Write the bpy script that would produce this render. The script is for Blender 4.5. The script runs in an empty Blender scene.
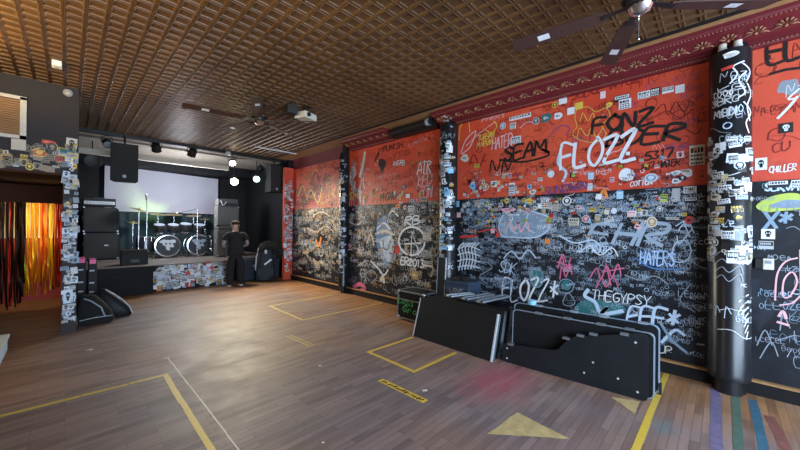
import bpy, bmesh, math, random
from math import sin, cos, pi, radians, hypot, atan2
from mathutils import Vector, Matrix

random.seed(7)
SC = bpy.context.scene
COL = SC.collection

# ------------------------------------------------------------------ camera
FPX, YAW, PITCH, ROLL, EYE = 327.437, radians(45.389), radians(.2794), radians(.5628), 1.65
_F = Vector((sin(YAW)*cos(PITCH), cos(YAW)*cos(PITCH), sin(PITCH)))
_R0 = Vector((cos(YAW), -sin(YAW), 0)); _U0 = _R0.cross(_F)
_R = _R0*cos(ROLL)+_U0*sin(ROLL); _U = -_R0*sin(ROLL)+_U0*cos(ROLL)
cam_data = bpy.data.cameras.new('camera'); cam = bpy.data.objects.new('camera', cam_data); COL.objects.link(cam)
cam_data.sensor_width = 36; cam_data.lens = FPX/800*36; cam_data.clip_start = .02
m = Matrix.Identity(4)
for i in range(3):
    m[i][0], m[i][1], m[i][2] = _R[i], _U[i], -_F[i]
m.translation = Vector((0, 0, EYE)); cam.matrix_world = m
SC.camera = cam

# ------------------------------------------------------------------ world, lights, exposure
SC.view_settings.view_transform = 'Standard'; SC.view_settings.look = 'None'
SC.view_settings.gamma = 1; SC.view_settings.exposure = 0.0
W = bpy.data.worlds.new('world'); SC.world = W; W.use_nodes = True
W.node_tree.nodes['Background'].inputs[0].default_value = (.55, .7, 1, 1)
W.node_tree.nodes['Background'].inputs[1].default_value = .6


def area_light(name, loc, aim, sx, sy, power, colour, spread=180):
    l = bpy.data.lights.new(name, 'AREA'); l.shape = 'RECTANGLE'; l.size = sx; l.size_y = sy
    l.energy = power; l.color = colour; l.spread = radians(spread)
    o = bpy.data.objects.new(name, l); COL.objects.link(o); o.location = loc
    o.rotation_euler = (Vector(aim)-Vector(loc)).to_track_quat('-Z', 'Y').to_euler()
    return o


def point_light(name, loc, power, colour, r=.08):
    l = bpy.data.lights.new(name, 'POINT'); l.energy = power; l.color = colour; l.shadow_soft_size = r
    o = bpy.data.objects.new(name, l); COL.objects.link(o); o.location = loc
    return o


def spot_light(name, loc, aim, power, colour, angle=70, blend=.6, r=.06):
    l = bpy.data.lights.new(name, 'SPOT'); l.energy = power; l.color = colour; l.spot_size = radians(angle)
    l.spot_blend = blend; l.shadow_soft_size = r
    o = bpy.data.objects.new(name, l); COL.objects.link(o); o.location = loc
    o.rotation_euler = (Vector(aim)-Vector(loc)).to_track_quat('-Z', 'Y').to_euler()
    return o


# daylight through the street windows behind the camera
area_light('window_daylight', (1.6, -3.05, 1.65), (2.2, 4, 1.3), 5.4, 2.3, 720, (.62, .80, 1))
# warm room lamps over the bar, left of the photograph
spot_light('bar_lamp_light', (-.95, 2.9, 2.80), (-.75, 3.1, 4), 520, (1, .68, .2), 165, .35, .06)
spot_light('bar_lamp_light', (-1.05, 5.1, 2.80), (-.8, 5.1, 4), 260, (1, .66, .2), 165, .35, .06)
spot_light('bar_lamp_light', (-1.2, 0.2, 2.80), (-.9, .4, 4), 160, (1, .7, .3), 165, .35, .06)
point_light('bar_counter_light', (-2.2, 3.5, 2.0), 70, (1, .7, .35), .1)
# stage lamps and an added fill
spot_light('stage_par_light', (3.27, 9.84, 3.37), (4.0, 6.5, 0.2), 1050, (1, .80, .54), 82, .95)
spot_light('stage_par_light', (3.38, 10.02, 2.92), (1.8, 5.6, 0), 330, (.95, 1, .75), 100, 1)
spot_light('stage_green_light', (1.85, 12.3, 1.55), (1.85, 13, 2.45), 70, (.6, 1, .25), 85, 1, .05)
point_light('stage_added_fill', (2.3, 11.0, 2.6), 170, (.85, .9, 1), .2)  # added fill with no fixture, brightens the whole stage
# room behind the streamer curtain
point_light('corridor_lamp_light', (-.45, 9.95, 1.7), 22, (1, .72, .35), .1)

# ------------------------------------------------------------------ materials
MATS = {}


def mat(name, col, rough=.6, metal=0., var=.12, scale=9., bump=0., emit=None, estr=0., trans=0., alpha=None, spec=None):
    """Procedural material: base colour broken up by noise."""
    if name in MATS:
        return MATS[name]
    mt = bpy.data.materials.new(name); mt.use_nodes = True; nt = mt.node_tree; b = nt.nodes['Principled BSDF']
    tc = nt.nodes.new('ShaderNodeTexCoord'); nz = nt.nodes.new('ShaderNodeTexNoise')
    nz.inputs['Scale'].default_value = scale; nz.inputs['Detail'].default_value = 5
    nt.links.new(tc.outputs['Object'], nz.inputs['Vector'])
    mx = nt.nodes.new('ShaderNodeMix'); mx.data_type = 'RGBA'
    lo = [max(0, c*(1-var)) for c in col[:3]]; hi = [min(1, c*(1+var)) for c in col[:3]]
    mx.inputs[6].default_value = (*lo, 1); mx.inputs[7].default_value = (*hi, 1)
    nt.links.new(nz.outputs['Fac'], mx.inputs[0]); nt.links.new(mx.outputs[2], b.inputs['Base Color'])
    b.inputs['Roughness'].default_value = rough; b.inputs['Metallic'].default_value = metal
    if spec is not None:
        b.inputs['Specular IOR Level'].default_value = spec
    if bump:
        bp = nt.nodes.new('ShaderNodeBump'); bp.inputs['Strength'].default_value = bump; bp.inputs['Distance'].default_value = .01
        nt.links.new(nz.outputs['Fac'], bp.inputs['Height']); nt.links.new(bp.outputs[0], b.inputs['Normal'])
    if emit:
        b.inputs['Emission Color'].default_value = (*emit, 1); b.inputs['Emission Strength'].default_value = estr
    if trans:
        b.inputs['Transmission Weight'].default_value = trans
    if alpha is not None:
        b.inputs['Alpha'].default_value = alpha
    MATS[name] = mt
    return mt


class NT:
    """small node-building helper"""
    def __init__(s, name, rough=.6, metal=0):
        s.m = bpy.data.materials.new(name); s.m.use_nodes = True; s.t = s.m.node_tree; s.b = s.t.nodes['Principled BSDF']
        s.b.inputs['Roughness'].default_value = rough; s.b.inputs['Metallic'].default_value = metal
        s.co = s.t.nodes.new('ShaderNodeTexCoord').outputs['Object']; MATS[name] = s.m

    def noise(s, scale, detail=4, vec=None, dist=0):
        n = s.t.nodes.new('ShaderNodeTexNoise'); n.inputs['Scale'].default_value = scale; n.inputs['Detail'].default_value = detail
        n.inputs['Distortion'].default_value = dist
        s.t.links.new(vec or s.co, n.inputs['Vector']); return n.outputs['Fac']

    def mapping(s, scale=(1, 1, 1), loc=(0, 0, 0), rot=(0, 0, 0)):
        n = s.t.nodes.new('ShaderNodeMapping'); n.inputs['Scale'].default_value = scale; n.inputs['Location'].default_value = loc
        n.inputs['Rotation'].default_value = rot
        s.t.links.new(s.co, n.inputs['Vector']); return n.outputs[0]

    def ramp(s, fac, a, b, ca=(0, 0, 0), cb=(1, 1, 1)):
        n = s.t.nodes.new('ShaderNodeValToRGB'); e = n.color_ramp.elements
        e[0].position = a; e[1].position = b; e[0].color = (*ca, 1); e[1].color = (*cb, 1)
        s.t.links.new(fac, n.inputs[0]); return n.outputs[0]

    def mix(s, fac, a, b, mode='MIX'):
        n = s.t.nodes.new('ShaderNodeMix'); n.data_type = 'RGBA'; n.blend_type = mode
        for sock, v in ((n.inputs[0], fac), (n.inputs[6], a), (n.inputs[7], b)):
            if isinstance(v, (int, float)): sock.default_value = v
            elif isinstance(v, tuple): sock.default_value = (*v, 1)
            else: s.t.links.new(v, sock)
        return n.outputs[2]

    def math(s, op, a, b=0):
        n = s.t.nodes.new('ShaderNodeMath'); n.operation = op
        for sock, v in ((n.inputs[0], a), (n.inputs[1], b)):
            if isinstance(v, (int, float)): sock.default_value = v
            else: s.t.links.new(v, sock)
        return n.outputs[0]

    def xyz(s):
        n = s.t.nodes.new('ShaderNodeSeparateXYZ'); s.t.links.new(s.co, n.inputs[0]); return n.outputs

    def spot(s, x, y, rx, ry, soft=.5):
        """a soft-edged blotch on the floor, ragged by noise: 1 inside, 0 outside"""
        o = s.xyz()
        dx = s.math('DIVIDE', s.math('SUBTRACT', o[0], x), rx); dy = s.math('DIVIDE', s.math('SUBTRACT', o[1], y), ry)
        d = s.math('SQRT', s.math('ADD', s.math('MULTIPLY', dx, dx), s.math('MULTIPLY', dy, dy)))
        d = s.math('ADD', d, s.math('MULTIPLY', s.math('SUBTRACT', s.noise(5, 6), .5), .9))
        return s.ramp(d, 1-soft, 1+soft*.4, (1, 1, 1), (0, 0, 0))

    def done(s, col, bump=None, strength=.3, dist=.005, rough=None):
        s.t.links.new(col, s.b.inputs['Base Color'])
        if bump is not None:
            n = s.t.nodes.new('ShaderNodeBump'); n.inputs['Strength'].default_value = strength; n.inputs['Distance'].default_value = dist
            s.t.links.new(bump, n.inputs['Height']); s.t.links.new(n.outputs[0], s.b.inputs['Normal'])
        if rough is not None:
            s.t.links.new(rough, s.b.inputs['Roughness'])
        return s.m


def floor_material():
    n = NT('floor_wood', .5); n.b.inputs['Specular IOR Level'].default_value = .4
    b = n.t.nodes.new('ShaderNodeTexBrick'); n.t.links.new(n.mapping(), b.inputs['Vector'])
    b.offset = .37; b.inputs['Scale'].default_value = 1
    b.inputs['Brick Width'].default_value = .52; b.inputs['Row Height'].default_value = .06
    b.inputs['Mortar Size'].default_value = .0022; b.inputs['Mortar Smooth'].default_value = .3; b.inputs['Bias'].default_value = 0
    b.inputs['Color1'].default_value = (.0, .0, .0, 1); b.inputs['Color2'].default_value = (1, 1, 1, 1); b.inputs['Mortar'].default_value = (.25, .25, .25, 1)
    grain = n.noise(1, 6, n.mapping((2.2, 30, 1)))
    plank = n.mix(.55, b.outputs['Color'], grain)
    worn = n.ramp(n.noise(.55, 6), .42, .62)
    grey = n.ramp(plank, .05, .95, (.085, .066, .074), (.255, .205, .215))
    brown = n.ramp(plank, .05, .95, (.13, .055, .024), (.42, .21, .09))
    o = n.xyz()
    # bare brown boards along the stage, the right wall and the passage; greyed boards where people walk
    wob = n.math('MULTIPLY', n.math('SUBTRACT', n.noise(1.3, 5), .5), 1.6)
    far = n.ramp(n.math('ADD', o[1], wob), 7.2/10, 8.6/10)
    far = n.ramp(n.math('DIVIDE', n.math('ADD', o[1], wob), 10), .74, .92)
    right = n.ramp(n.math('DIVIDE', n.math('ADD', o[0], n.math('MULTIPLY', wob, .5)), 5), .66, .88)
    left = n.ramp(n.math('DIVIDE', n.math('ADD', n.math('SUBTRACT', 1.3, o[0]), n.math('MULTIPLY', wob, .7)), 2), .35, .9)
    mask = n.math('MAXIMUM', n.math('MAXIMUM', far, right), n.math('MULTIPLY', left, .55))
    mask = n.math('MAXIMUM', mask, n.math('MULTIPLY', worn, .4))
    c = n.mix(mask, grey, brown)
    pink = n.math('MULTIPLY', n.spot(3.3, 1.72, .7, .45, .75), .75)
    c = n.mix(pink, c, (.36, .085, .12))
    teal = n.math('MULTIPLY', n.spot(3.5, .35, .2, .1, .8), .4)
    c = n.mix(teal, c, (.1, .22, .22))
    spots = n.ramp(n.noise(7, 8), .68, .74)
    c = n.mix(n.math('MULTIPLY', spots, .5), c, (.05, .035, .03))
    worn2 = n.ramp(n.noise(2.2, 8, n.mapping((.5, 1.6, 1)), 1), .45, .7)
    c = n.mix(n.math('MULTIPLY', worn2, .35), c, (.33, .26, .22))
    seams = n.ramp(b.outputs['Fac'], 0, 1)
    c = n.mix(n.math('MULTIPLY', seams, .5), c, (.04, .026, .02))
    rough = n.ramp(n.noise(3, 6), .3, .75, (.5, .5, .5), (.62, .62, .62))
    return n.done(c, n.mix(.5, b.outputs['Fac'], grain), .22, .003, rough)


def red_wall_material():
    n = NT('red_wall_paint', .5)
    a = n.noise(1.1, 6); c = n.ramp(a, .3, .72, (.56, .055, .026), (.70, .105, .05))
    sm = n.ramp(n.noise(4.5, 8, dist=1.2), .56, .72)
    c = n.mix(n.math('MULTIPLY', sm, .35), c, (.25, .02, .015))
    pale = n.ramp(n.noise(2.3, 8, n.mapping((1, 1, 1), (3, 8, 2)), .6), .64, .76)
    c = n.mix(n.math('MULTIPLY', pale, .18), c, (.75, .3, .2))
    return n.done(c, n.noise(60, 4), .12, .003)


def black_wall_material():
    n = NT('black_panel_paint', .45); n.b.inputs['Specular IOR Level'].default_value = .3
    a = n.noise(1.8, 7); c = n.ramp(a, .35, .75, (.006, .007, .010), (.020, .024, .033))
    hz = n.ramp(n.noise(3.2, 9, dist=1.5), .53, .75)
    c = n.mix(n.math('MULTIPLY', hz, .22), c, (.09, .12, .17))
    return n.done(c, n.noise(14, 5), .25, .004)


def tin_material():
    n = NT('bronze_tin', .45, .2); n.b.inputs['Specular IOR Level'].default_value = .35
    a = n.noise(1.4, 6); c = n.ramp(a, .3, .75, (.082, .042, .020), (.14, .075, .034))
    g = n.ramp(n.noise(22, 6), .6, .72)
    c = n.mix(n.math('MULTIPLY', g, .3), c, (.05, .03, .02))
    return n.done(c, None)


M = {}


def setup_materials():
    M['floor'] = floor_material(); M['red'] = red_wall_material(); M['black_wall'] = black_wall_material(); M['tin'] = tin_material()
    for k, c, r in (('white', (.72, .76, .82), .5), ('offwhite', (.62, .58, .5), .55), ('ink', (.012, .01, .011), .5), ('ice', (.50, .62, .78), .5),
                    ('grey', (.25, .29, .35), .55), ('steelblue', (.22, .31, .42), .55), ('cobalt', (.10, .22, .42), .5), ('hotpink', (.85, .10, .28), .5), ('paleblue', (.32, .41, .52), .55), ('pink', (.62, .14, .27), .5), ('rose', (.75, .42, .46), .5),
                    ('darkred', (.19, .012, .012), .5), ('yellow', (.70, .5, .08), .5), ('teal', (.03, .16, .17), .5), ('purple', (.16, .06, .2), .5),
                    ('green', (.06, .55, .16), .5), ('blue', (.06, .2, .5), .5), ('sky', (.2, .5, .72), .5), ('ochre', (.42, .27, .10), .55), ('lime', (.45, .55, .1), .5),
                    ('scarlet', (.6, .05, .04), .5), ('orange', (.75, .25, .05), .5), ('silver', (.45, .47, .5), .4)):
        M[k] = mat('paint_'+k, c, r, 0, .16, 14)
    M['black_metal'] = mat('black_metal', (.015, .015, .016), .45, .3)
    M['black_plastic'] = mat('black_plastic', (.018, .018, .02), .5)
    M['black_cloth'] = mat('black_cloth', (.007, .007, .008), .95, 0, .3, 40, .3)
    M['tolex'] = mat('black_tolex', (.011, .011, .012), .7, 0, .25, 120, .4)
    M['grille'] = mat('grille_cloth', (.028, .028, .026), .85, 0, .35, 160, .4)
    M['grey_grille'] = mat('grey_grille_cloth', (.16, .155, .145), .85, 0, .25, 150, .4)
    M['chrome'] = mat('chrome', (.75, .76, .78), .18, 1, .05)
    M['alu'] = mat('brushed_aluminium', (.36, .42, .48), .4, .8, .1, 20)
    M['brass'] = mat('cymbal_brass', (.55, .38, .14), .3, 1, .15)
    M['navy'] = mat('navy_nylon', (.010, .015, .026), .7, 0, .25, 40, .3)
    M['laminate'] = mat('black_laminate', (.010, .011, .013), .5, 0, .3, 7, spec=.2)
    M['ply'] = mat('dusty_black_board', (.013, .014, .017), .5, 0, .45, 5, spec=.2)
    M['wood_trim'] = mat('varnished_wood', (.33, .18, .075), .5, 0, .3, 6, .3)
    M['maroon'] = mat('maroon_enamel', (.14, .016, .022), .42, .1, .25, 12)
    M['maroon_gold'] = mat('worn_gold_leaf', (.30, .13, .075), .45, .35, .4, 30)
    M['blade'] = mat('mahogany_blade', (.055, .022, .018), .65, 0, .2, 8)
    M['dark_plaster'] = mat('dark_plaster', (.025, .021, .024), .75, 0, .25, 5, .2)
    M['stage_black'] = mat('stage_black_paint', (.008, .008, .009), .7, 0, .3, 6, .2, spec=.25)
    M['stage_floor'] = mat('stage_boards', (.17, .14, .115), .55, 0, .3, 5, .2)
    M['stage_ceiling'] = mat('stage_soffit', (.24, .205, .165), .8, 0, .4, 4, .3)
    M['cream'] = mat('cream_paint', (.58, .52, .42), .6, 0, .12, 8)
    M['screen'] = mat('white_screen_cloth', (.40, .39, .45), .85, 0, .06, 3, .1)
    M['skin'] = mat('skin', (.52, .30, .22), .55, 0, .1, 12)
    M['tattoo'] = mat('tattooed_skin', (.30, .26, .26), .55, 0, .55, 28)
    M['shirt'] = mat('black_cotton', (.013, .013, .014), .9, 0, .25, 30, .3)
    M['trousers'] = mat('black_denim', (.010, .010, .012), .9, 0, .25, 30, .3)
    M['cap'] = mat('maroon_cap_cloth', (.028, .010, .010), .85, 0, .25, 40, .2)
    M['rubber'] = mat('white_rubber', (.7, .68, .64), .6)
    M['navy_plastic'] = mat('navy_plastic', (.03, .05, .085), .4, 0, .2, 8)
    M['column_paint'] = mat('column_paint', (.010, .011, .014), .3, 0, .3, 9)
    M['grey_tolex'] = mat('grey_tolex', (.12, .115, .105), .7, 0, .25, 100, .3)
    M['khaki'] = mat('paint_khaki', (.27, .22, .15), .55, 0, .2, 14)
    M['tape'] = mat('yellow_floor_tape', (.62, .43, .06), .5, 0, .22, 25)
    M['tape_old'] = mat('worn_yellow_tape', (.52, .38, .10), .55, 0, .3, 25)
    M['glass'] = mat('window_glass', (.9, .95, 1), .03, 0, .02, 3, trans=1)
    M['white_gloss'] = mat('pale_blue_gloss', (.52, .66, .74), .3, 0, .06, 6)
    M['paper'] = mat('paper', (.72, .72, .7), .7, 0, .06)
    M['lamp'] = mat('lit_lamp_warm', (1, .9, .7), .5, emit=(1, .83, .5), estr=60)
    M['lamp_cool'] = mat('lit_lamp_cool', (1, 1, .9), .5, emit=(.9, 1, .75), estr=30)
    M['lamp_teal'] = mat('lit_lamp_teal', (.8, 1, 1), .5, emit=(.6, 1, .95), estr=6)
    M['bar_bulb'] = mat('lit_bulb', (1, .8, .5), .5, emit=(1, .7, .35), estr=20)
    M['backroom'] = mat('red_corridor_paint', (.45, .05, .04), .6, 0, .15, 5)
    M['header_soffit'] = mat('brown_soffit', (.06, .022, .013), .8, 0, .3, 6, spec=.1)
    M['pale_wall'] = mat('pale_passage_paint', (.6, .6, .5), .6, 0, .1, 5)


setup_materials()


# ------------------------------------------------------------------ mesh builder
class MB:
    def __init__(s):
        s.v, s.f, s.mi, s.ms = [], [], [], []

    def mslot(s, m):
        if m not in s.ms: s.ms.append(m)
        return s.ms.index(m)

    def add(s, verts, faces, m):
        k = len(s.v); i = s.mslot(m)
        s.v += [tuple(p) for p in verts]
        s.f += [tuple(k+j for j in f) for f in faces]; s.mi += [i]*len(faces)
        return s

    def box(s, c, d, m, rot=None, bev=0.):
        x, y, z = d[0]/2, d[1]/2, d[2]/2
        if bev > 0:
            b = min(bev, x*.9, y*.9, z*.9); vs = []; fs = []
            bm = bmesh.new(); bmesh.ops.create_cube(bm, size=1)
            bmesh.ops.scale(bm, vec=(d[0], d[1], d[2]), verts=bm.verts)
            bmesh.ops.bevel(bm, geom=list(bm.edges), offset=b, segments=2, affect='EDGES', profile=.5)
            bm.verts.index_update(); vs = [v.co.copy() for v in bm.verts]; fs = [[v.index for v in f.verts] for f in bm.faces]; bm.free()
        else:
            vs = [Vector((i*x, j*y, k*z)) for i in (-1, 1) for j in (-1, 1) for k in (-1, 1)]
            fs = [(0, 1, 3, 2), (4, 6, 7, 5), (0, 4, 5, 1), (2, 3, 7, 6), (0, 2, 6, 4), (1, 5, 7, 3)]
        if rot is not None: vs = [rot @ v for v in vs]
        return s.add([v+Vector(c) for v in vs], fs, m)

    def bx(s, x0, x1, y0, y1, z0, z1, m, bev=0.):
        return s.box(((x0+x1)/2, (y0+y1)/2, (z0+z1)/2), (abs(x1-x0), abs(y1-y0), abs(z1-z0)), m, None, bev)

    def tube(s, a, b, r, m, r2=None, n=12, caps=True):
        a, b = Vector(a), Vector(b); r2 = r if r2 is None else r2
        q = (b-a).to_track_quat('Z', 'Y'); vs = []
        for p, rr in ((a, r), (b, r2)):
            vs += [p + q @ Vector((rr*cos(2*pi*i/n), rr*sin(2*pi*i/n), 0)) for i in range(n)]
        fs = [(i, (i+1) % n, n+(i+1) % n, n+i) for i in range(n)]
        if caps: fs += [tuple(range(n))[::-1], tuple(range(n, 2*n))]
        return s.add(vs, fs, m)

    def path(s, pts, r, m, n=8):
        pts = [Vector(p) for p in pts]; vs = []; up = None
        for i, p in enumerate(pts):
            t = (pts[min(i+1, len(pts)-1)]-pts[max(i-1, 0)]).normalized()
            if up is None: up = t.orthogonal().normalized()
            up = (up - t*up.dot(t)).normalized(); w = t.cross(up)
            vs += [p + up*r*cos(2*pi*j/n) + w*r*sin(2*pi*j/n) for j in range(n)]
        L = len(pts)
        fs = [(i*n+j, i*n+(j+1) % n, (i+1)*n+(j+1) % n, (i+1)*n+j) for i in range(L-1) for j in range(n)]
        fs += [tuple(range(n))[::-1], tuple(range((L-1)*n, L*n))]
        return s.add(vs, fs, m)

    def lathe(s, prof, m, c=(0, 0, 0), axis=(0, 0, 1), n=24, caps=True):
        """prof: [(radius, height)]"""
        q = Vector(axis).to_track_quat('Z', 'Y'); c = Vector(c); vs = []
        for r, h in prof:
            vs += [c + q @ Vector((max(r, 1e-4)*cos(2*pi*i/n), max(r, 1e-4)*sin(2*pi*i/n), h)) for i in range(n)]
        L = len(prof)
        fs = [(i*n+j, i*n+(j+1) % n, (i+1)*n+(j+1) % n, (i+1)*n+j) for i in range(L-1) for j in range(n)]
        if caps: fs += [tuple(range(n))[::-1], tuple(range((L-1)*n, L*n))]
        return s.add(vs, fs, m)

    def prism(s, poly, origin, ex, ey, thick, m):
        """2-D polygon in the plane of ex, ey, extruded along ex x ey"""
        o, ex, ey = Vector(origin), Vector(ex), Vector(ey); nz = ex.cross(ey).normalized(); n = len(poly)
        a = [o + ex*p[0] + ey*p[1] for p in poly]; b = [p + nz*thick for p in a]
        fs = [tuple(range(n))[::-1], tuple(range(n, 2*n))] + [(i, (i+1) % n, n+(i+1) % n, n+i) for i in range(n)]
        return s.add(a+b, fs, m)

    def sphere(s, c, r, m, n=12, k=8, sc=(1, 1, 1)):
        prof = [(sin(pi*i/k)*r, -cos(pi*i/k)*r) for i in range(k+1)]
        t = MB().lathe(prof, m, n=n)
        return s.add([(c[0]+v[0]*sc[0], c[1]+v[1]*sc[1], c[2]+v[2]*sc[2]) for v in t.v], t.f, m)

    def split(s, name, parent, **props):
        """each connected piece becomes an object of its own"""
        P = list(range(len(s.v)))

        def root(i):
            while P[i] != i: P[i] = P[P[i]]; i = P[i]
            return i
        for f in s.f:
            for k in f[1:]: P[root(f[0])] = root(k)
        groups = {}
        for i, f in enumerate(s.f): groups.setdefault(root(f[0]), []).append(i)
        for fi in groups.values():
            mp = {}; t = MB()
            for i in fi:
                for k in s.f[i]:
                    if k not in mp: mp[k] = len(mp)
            vs = [None]*len(mp)
            for k, j in mp.items(): vs[j] = s.v[k]
            t.v = vs; t.ms = list(s.ms); t.f = [tuple(mp[k] for k in s.f[i]) for i in fi]; t.mi = [s.mi[i] for i in fi]
            t.build(name, parent, **props)

    def build(s, name, parent=None, smooth=False, **props):
        me = bpy.data.meshes.new(name); me.from_pydata(s.v, [], s.f)
        for mm in s.ms: me.materials.append(M[mm] if isinstance(mm, str) else mm)
        me.polygons.foreach_set('material_index', s.mi)
        if smooth:
            me.polygons.foreach_set('use_smooth', [True]*len(s.f))
            try: me.set_sharp_from_angle(angle=radians(40))
            except Exception: pass
        me.update()
        o = bpy.data.objects.new(name, me); COL.objects.link(o)
        if parent is not None: o.parent = parent
        for k, v in props.items(): o[k] = v
        return o


def thing(name, label, cat, loc=(0, 0, 0), rz=0., group=None, kind=None):
    o = bpy.data.objects.new(name, None); COL.objects.link(o); o.location = loc; o.rotation_euler = (0, 0, rz)
    o.empty_display_size = .1
    o['label'] = label; o['category'] = cat
    if group: o['group'] = group
    if kind: o['kind'] = kind
    return o


def tag(o, label, cat, group=None, kind=None):
    o['label'] = label; o['category'] = cat
    if group: o['group'] = group
    if kind: o['kind'] = kind
    return o


def copy_tree(o, parent=None):
    c = o.copy(); COL.objects.link(c)
    if parent is not None: c.parent = parent
    for ch in list(o.children): copy_tree(ch, c)
    return c


def rotm(rx=0, ry=0, rz=0):
    return Matrix.Rotation(rz, 3, 'Z') @ Matrix.Rotation(ry, 3, 'Y') @ Matrix.Rotation(rx, 3, 'X')


# ================================================================== THE ROOM
XR = 4.90          # right wall
ZC = 3.70          # tin ceiling
YS = 9.75          # end of the tin ceiling at the stage
ZB = 2.14          # top of the black panelling
XP = XR-.015       # face of the panelling
YF = -3.2          # street front behind the camera
XL = -4.2          # bar side

fl = MB().bx(XL, XR, YF, 13.2, -.1, 0, 'floor').build('floor', kind='structure')
tag(fl, 'worn wooden strip floor with grey purple and brown boards', 'floor')

wr = MB().bx(XR, XR+.15, YF, 9.5, 0, 3.95, 'red').build('wall_right', kind='structure')
tag(wr, 'long red and black wall covered in graffiti and stickers', 'wall')
MB().bx(XP, XR, YF, 9.5, .1, ZB, 'black_wall').build('panelling', wr, label='black lower panelling')
MB().bx(XR-.012, XR, 6.8, 9.5, 3.38, ZC, 'maroon').build('frieze', wr, label='dark red frieze strip')
t1 = MB().bx(XR-.06, XP, YF, 9.5, 0, .13, 'stage_black').bx(XR-.075, XP, YF, 9.5, .13, .15, 'wood_trim').build('baseboard_right', kind='structure')
tag(t1, 'dark baseboard with worn wooden ledge along the graffiti wall', 'baseboard')

wf = MB()
for a in ((XL, -1.3, 0, ZC), (4.4, XR, 0, ZC), (-1.3, 4.4, 0, .45), (-1.3, 4.4, 2.9, ZC)):
    wf.bx(a[0], a[1], YF-.15, YF, a[2], a[3], 'dark_plaster')
tag(wf.build('wall_front', kind='structure'), 'street side wall with shop windows', 'wall')
win = MB()
for x in (-1.27, .6, 2.5, 4.37): win.bx(x-.03, x+.03, YF-.1, YF-.02, .45, 2.9, 'black_metal')
win.bx(-1.3, 4.4, YF-.1, YF-.02, .45, .51, 'black_metal').bx(-1.3, 4.4, YF-.1, YF-.02, 2.84, 2.9, 'black_metal')
wo = win.build('window_1', kind='structure'); tag(wo, 'large street window in black metal frame', 'window')
MB().bx(-1.3, 4.4, YF-.07, YF-.06, .45, 2.9, 'glass').build('window_pane', wo)
wb = MB().bx(XL-.15, XL, YF, 7.2, 0, ZC, 'dark_plaster').build('wall_bar', kind='structure'); tag(wb, 'dark plaster wall behind the bar', 'wall')


# ---------------- tin ceiling: pressed coffers, one mesh
def tin_ceiling():
    P = .1524; x1 = 4.37; nx = 56; y0 = YF; ny = int((YS-y0)/P)+1
    rings = [(0, 0), (.011, 0), (.014, -.0048), (.0185, -.0048), (.022, .003), (.031, .0085)]
    mb = MB(); vs = []; fs = []
    loc = []
    for ins, dz in rings:
        a = P/2-ins
        loc += [(-a, -a, dz), (a, -a, dz), (a, a, dz), (-a, a, dz)]
    nr = len(rings)
    q = [(r*4+i, (r+1)*4+i, (r+1)*4+(i+1) % 4, r*4+(i+1) % 4) for r in range(nr-1) for i in range(4)] + [tuple((nr-1)*4+i for i in (3, 2, 1, 0))]
    for i in range(nx):
        cx = x1-P/2-i*P
        for j in range(ny):
            cy = YS-P/2-j*P; k = len(vs)
            vs += [(cx+a, cy+b, ZC+c) for a, b, c in loc]; fs += [tuple(k+t for t in f) for f in q]
    mb.add(vs, fs, 'tin')
    for i in range(nx+1):       # pressed double ribs running down the room
        x = x1-i*P
        for s in (-.0055, .0055):
            mb.add([(x+s-.004, y0, ZC), (x+s, y0, ZC-.006), (x+s+.004, y0, ZC), (x+s-.004, YS, ZC), (x+s, YS, ZC-.006), (x+s+.004, YS, ZC)], [(0, 1, 4, 3), (1, 2, 5, 4)], 'tin')
    mb.bx(XL, XR+.1, y0, YS, ZC+.03, ZC+.1, 'tin')
    return mb.build('ceiling', kind='structure')


ce = tin_ceiling(); tag(ce, 'bronze pressed tin ceiling of small square coffers', 'ceiling')
so = MB().bx(4.37, XR, YF, YS, ZC-.012, ZC+.03, 'wood_trim').bx(4.355, 4.385, YF, YS, ZC-.03, ZC, 'black_metal').build('trim_1', kind='structure')
tag(so, 'flat brown wooden strip between tin ceiling and red wall', 'trim')

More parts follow.
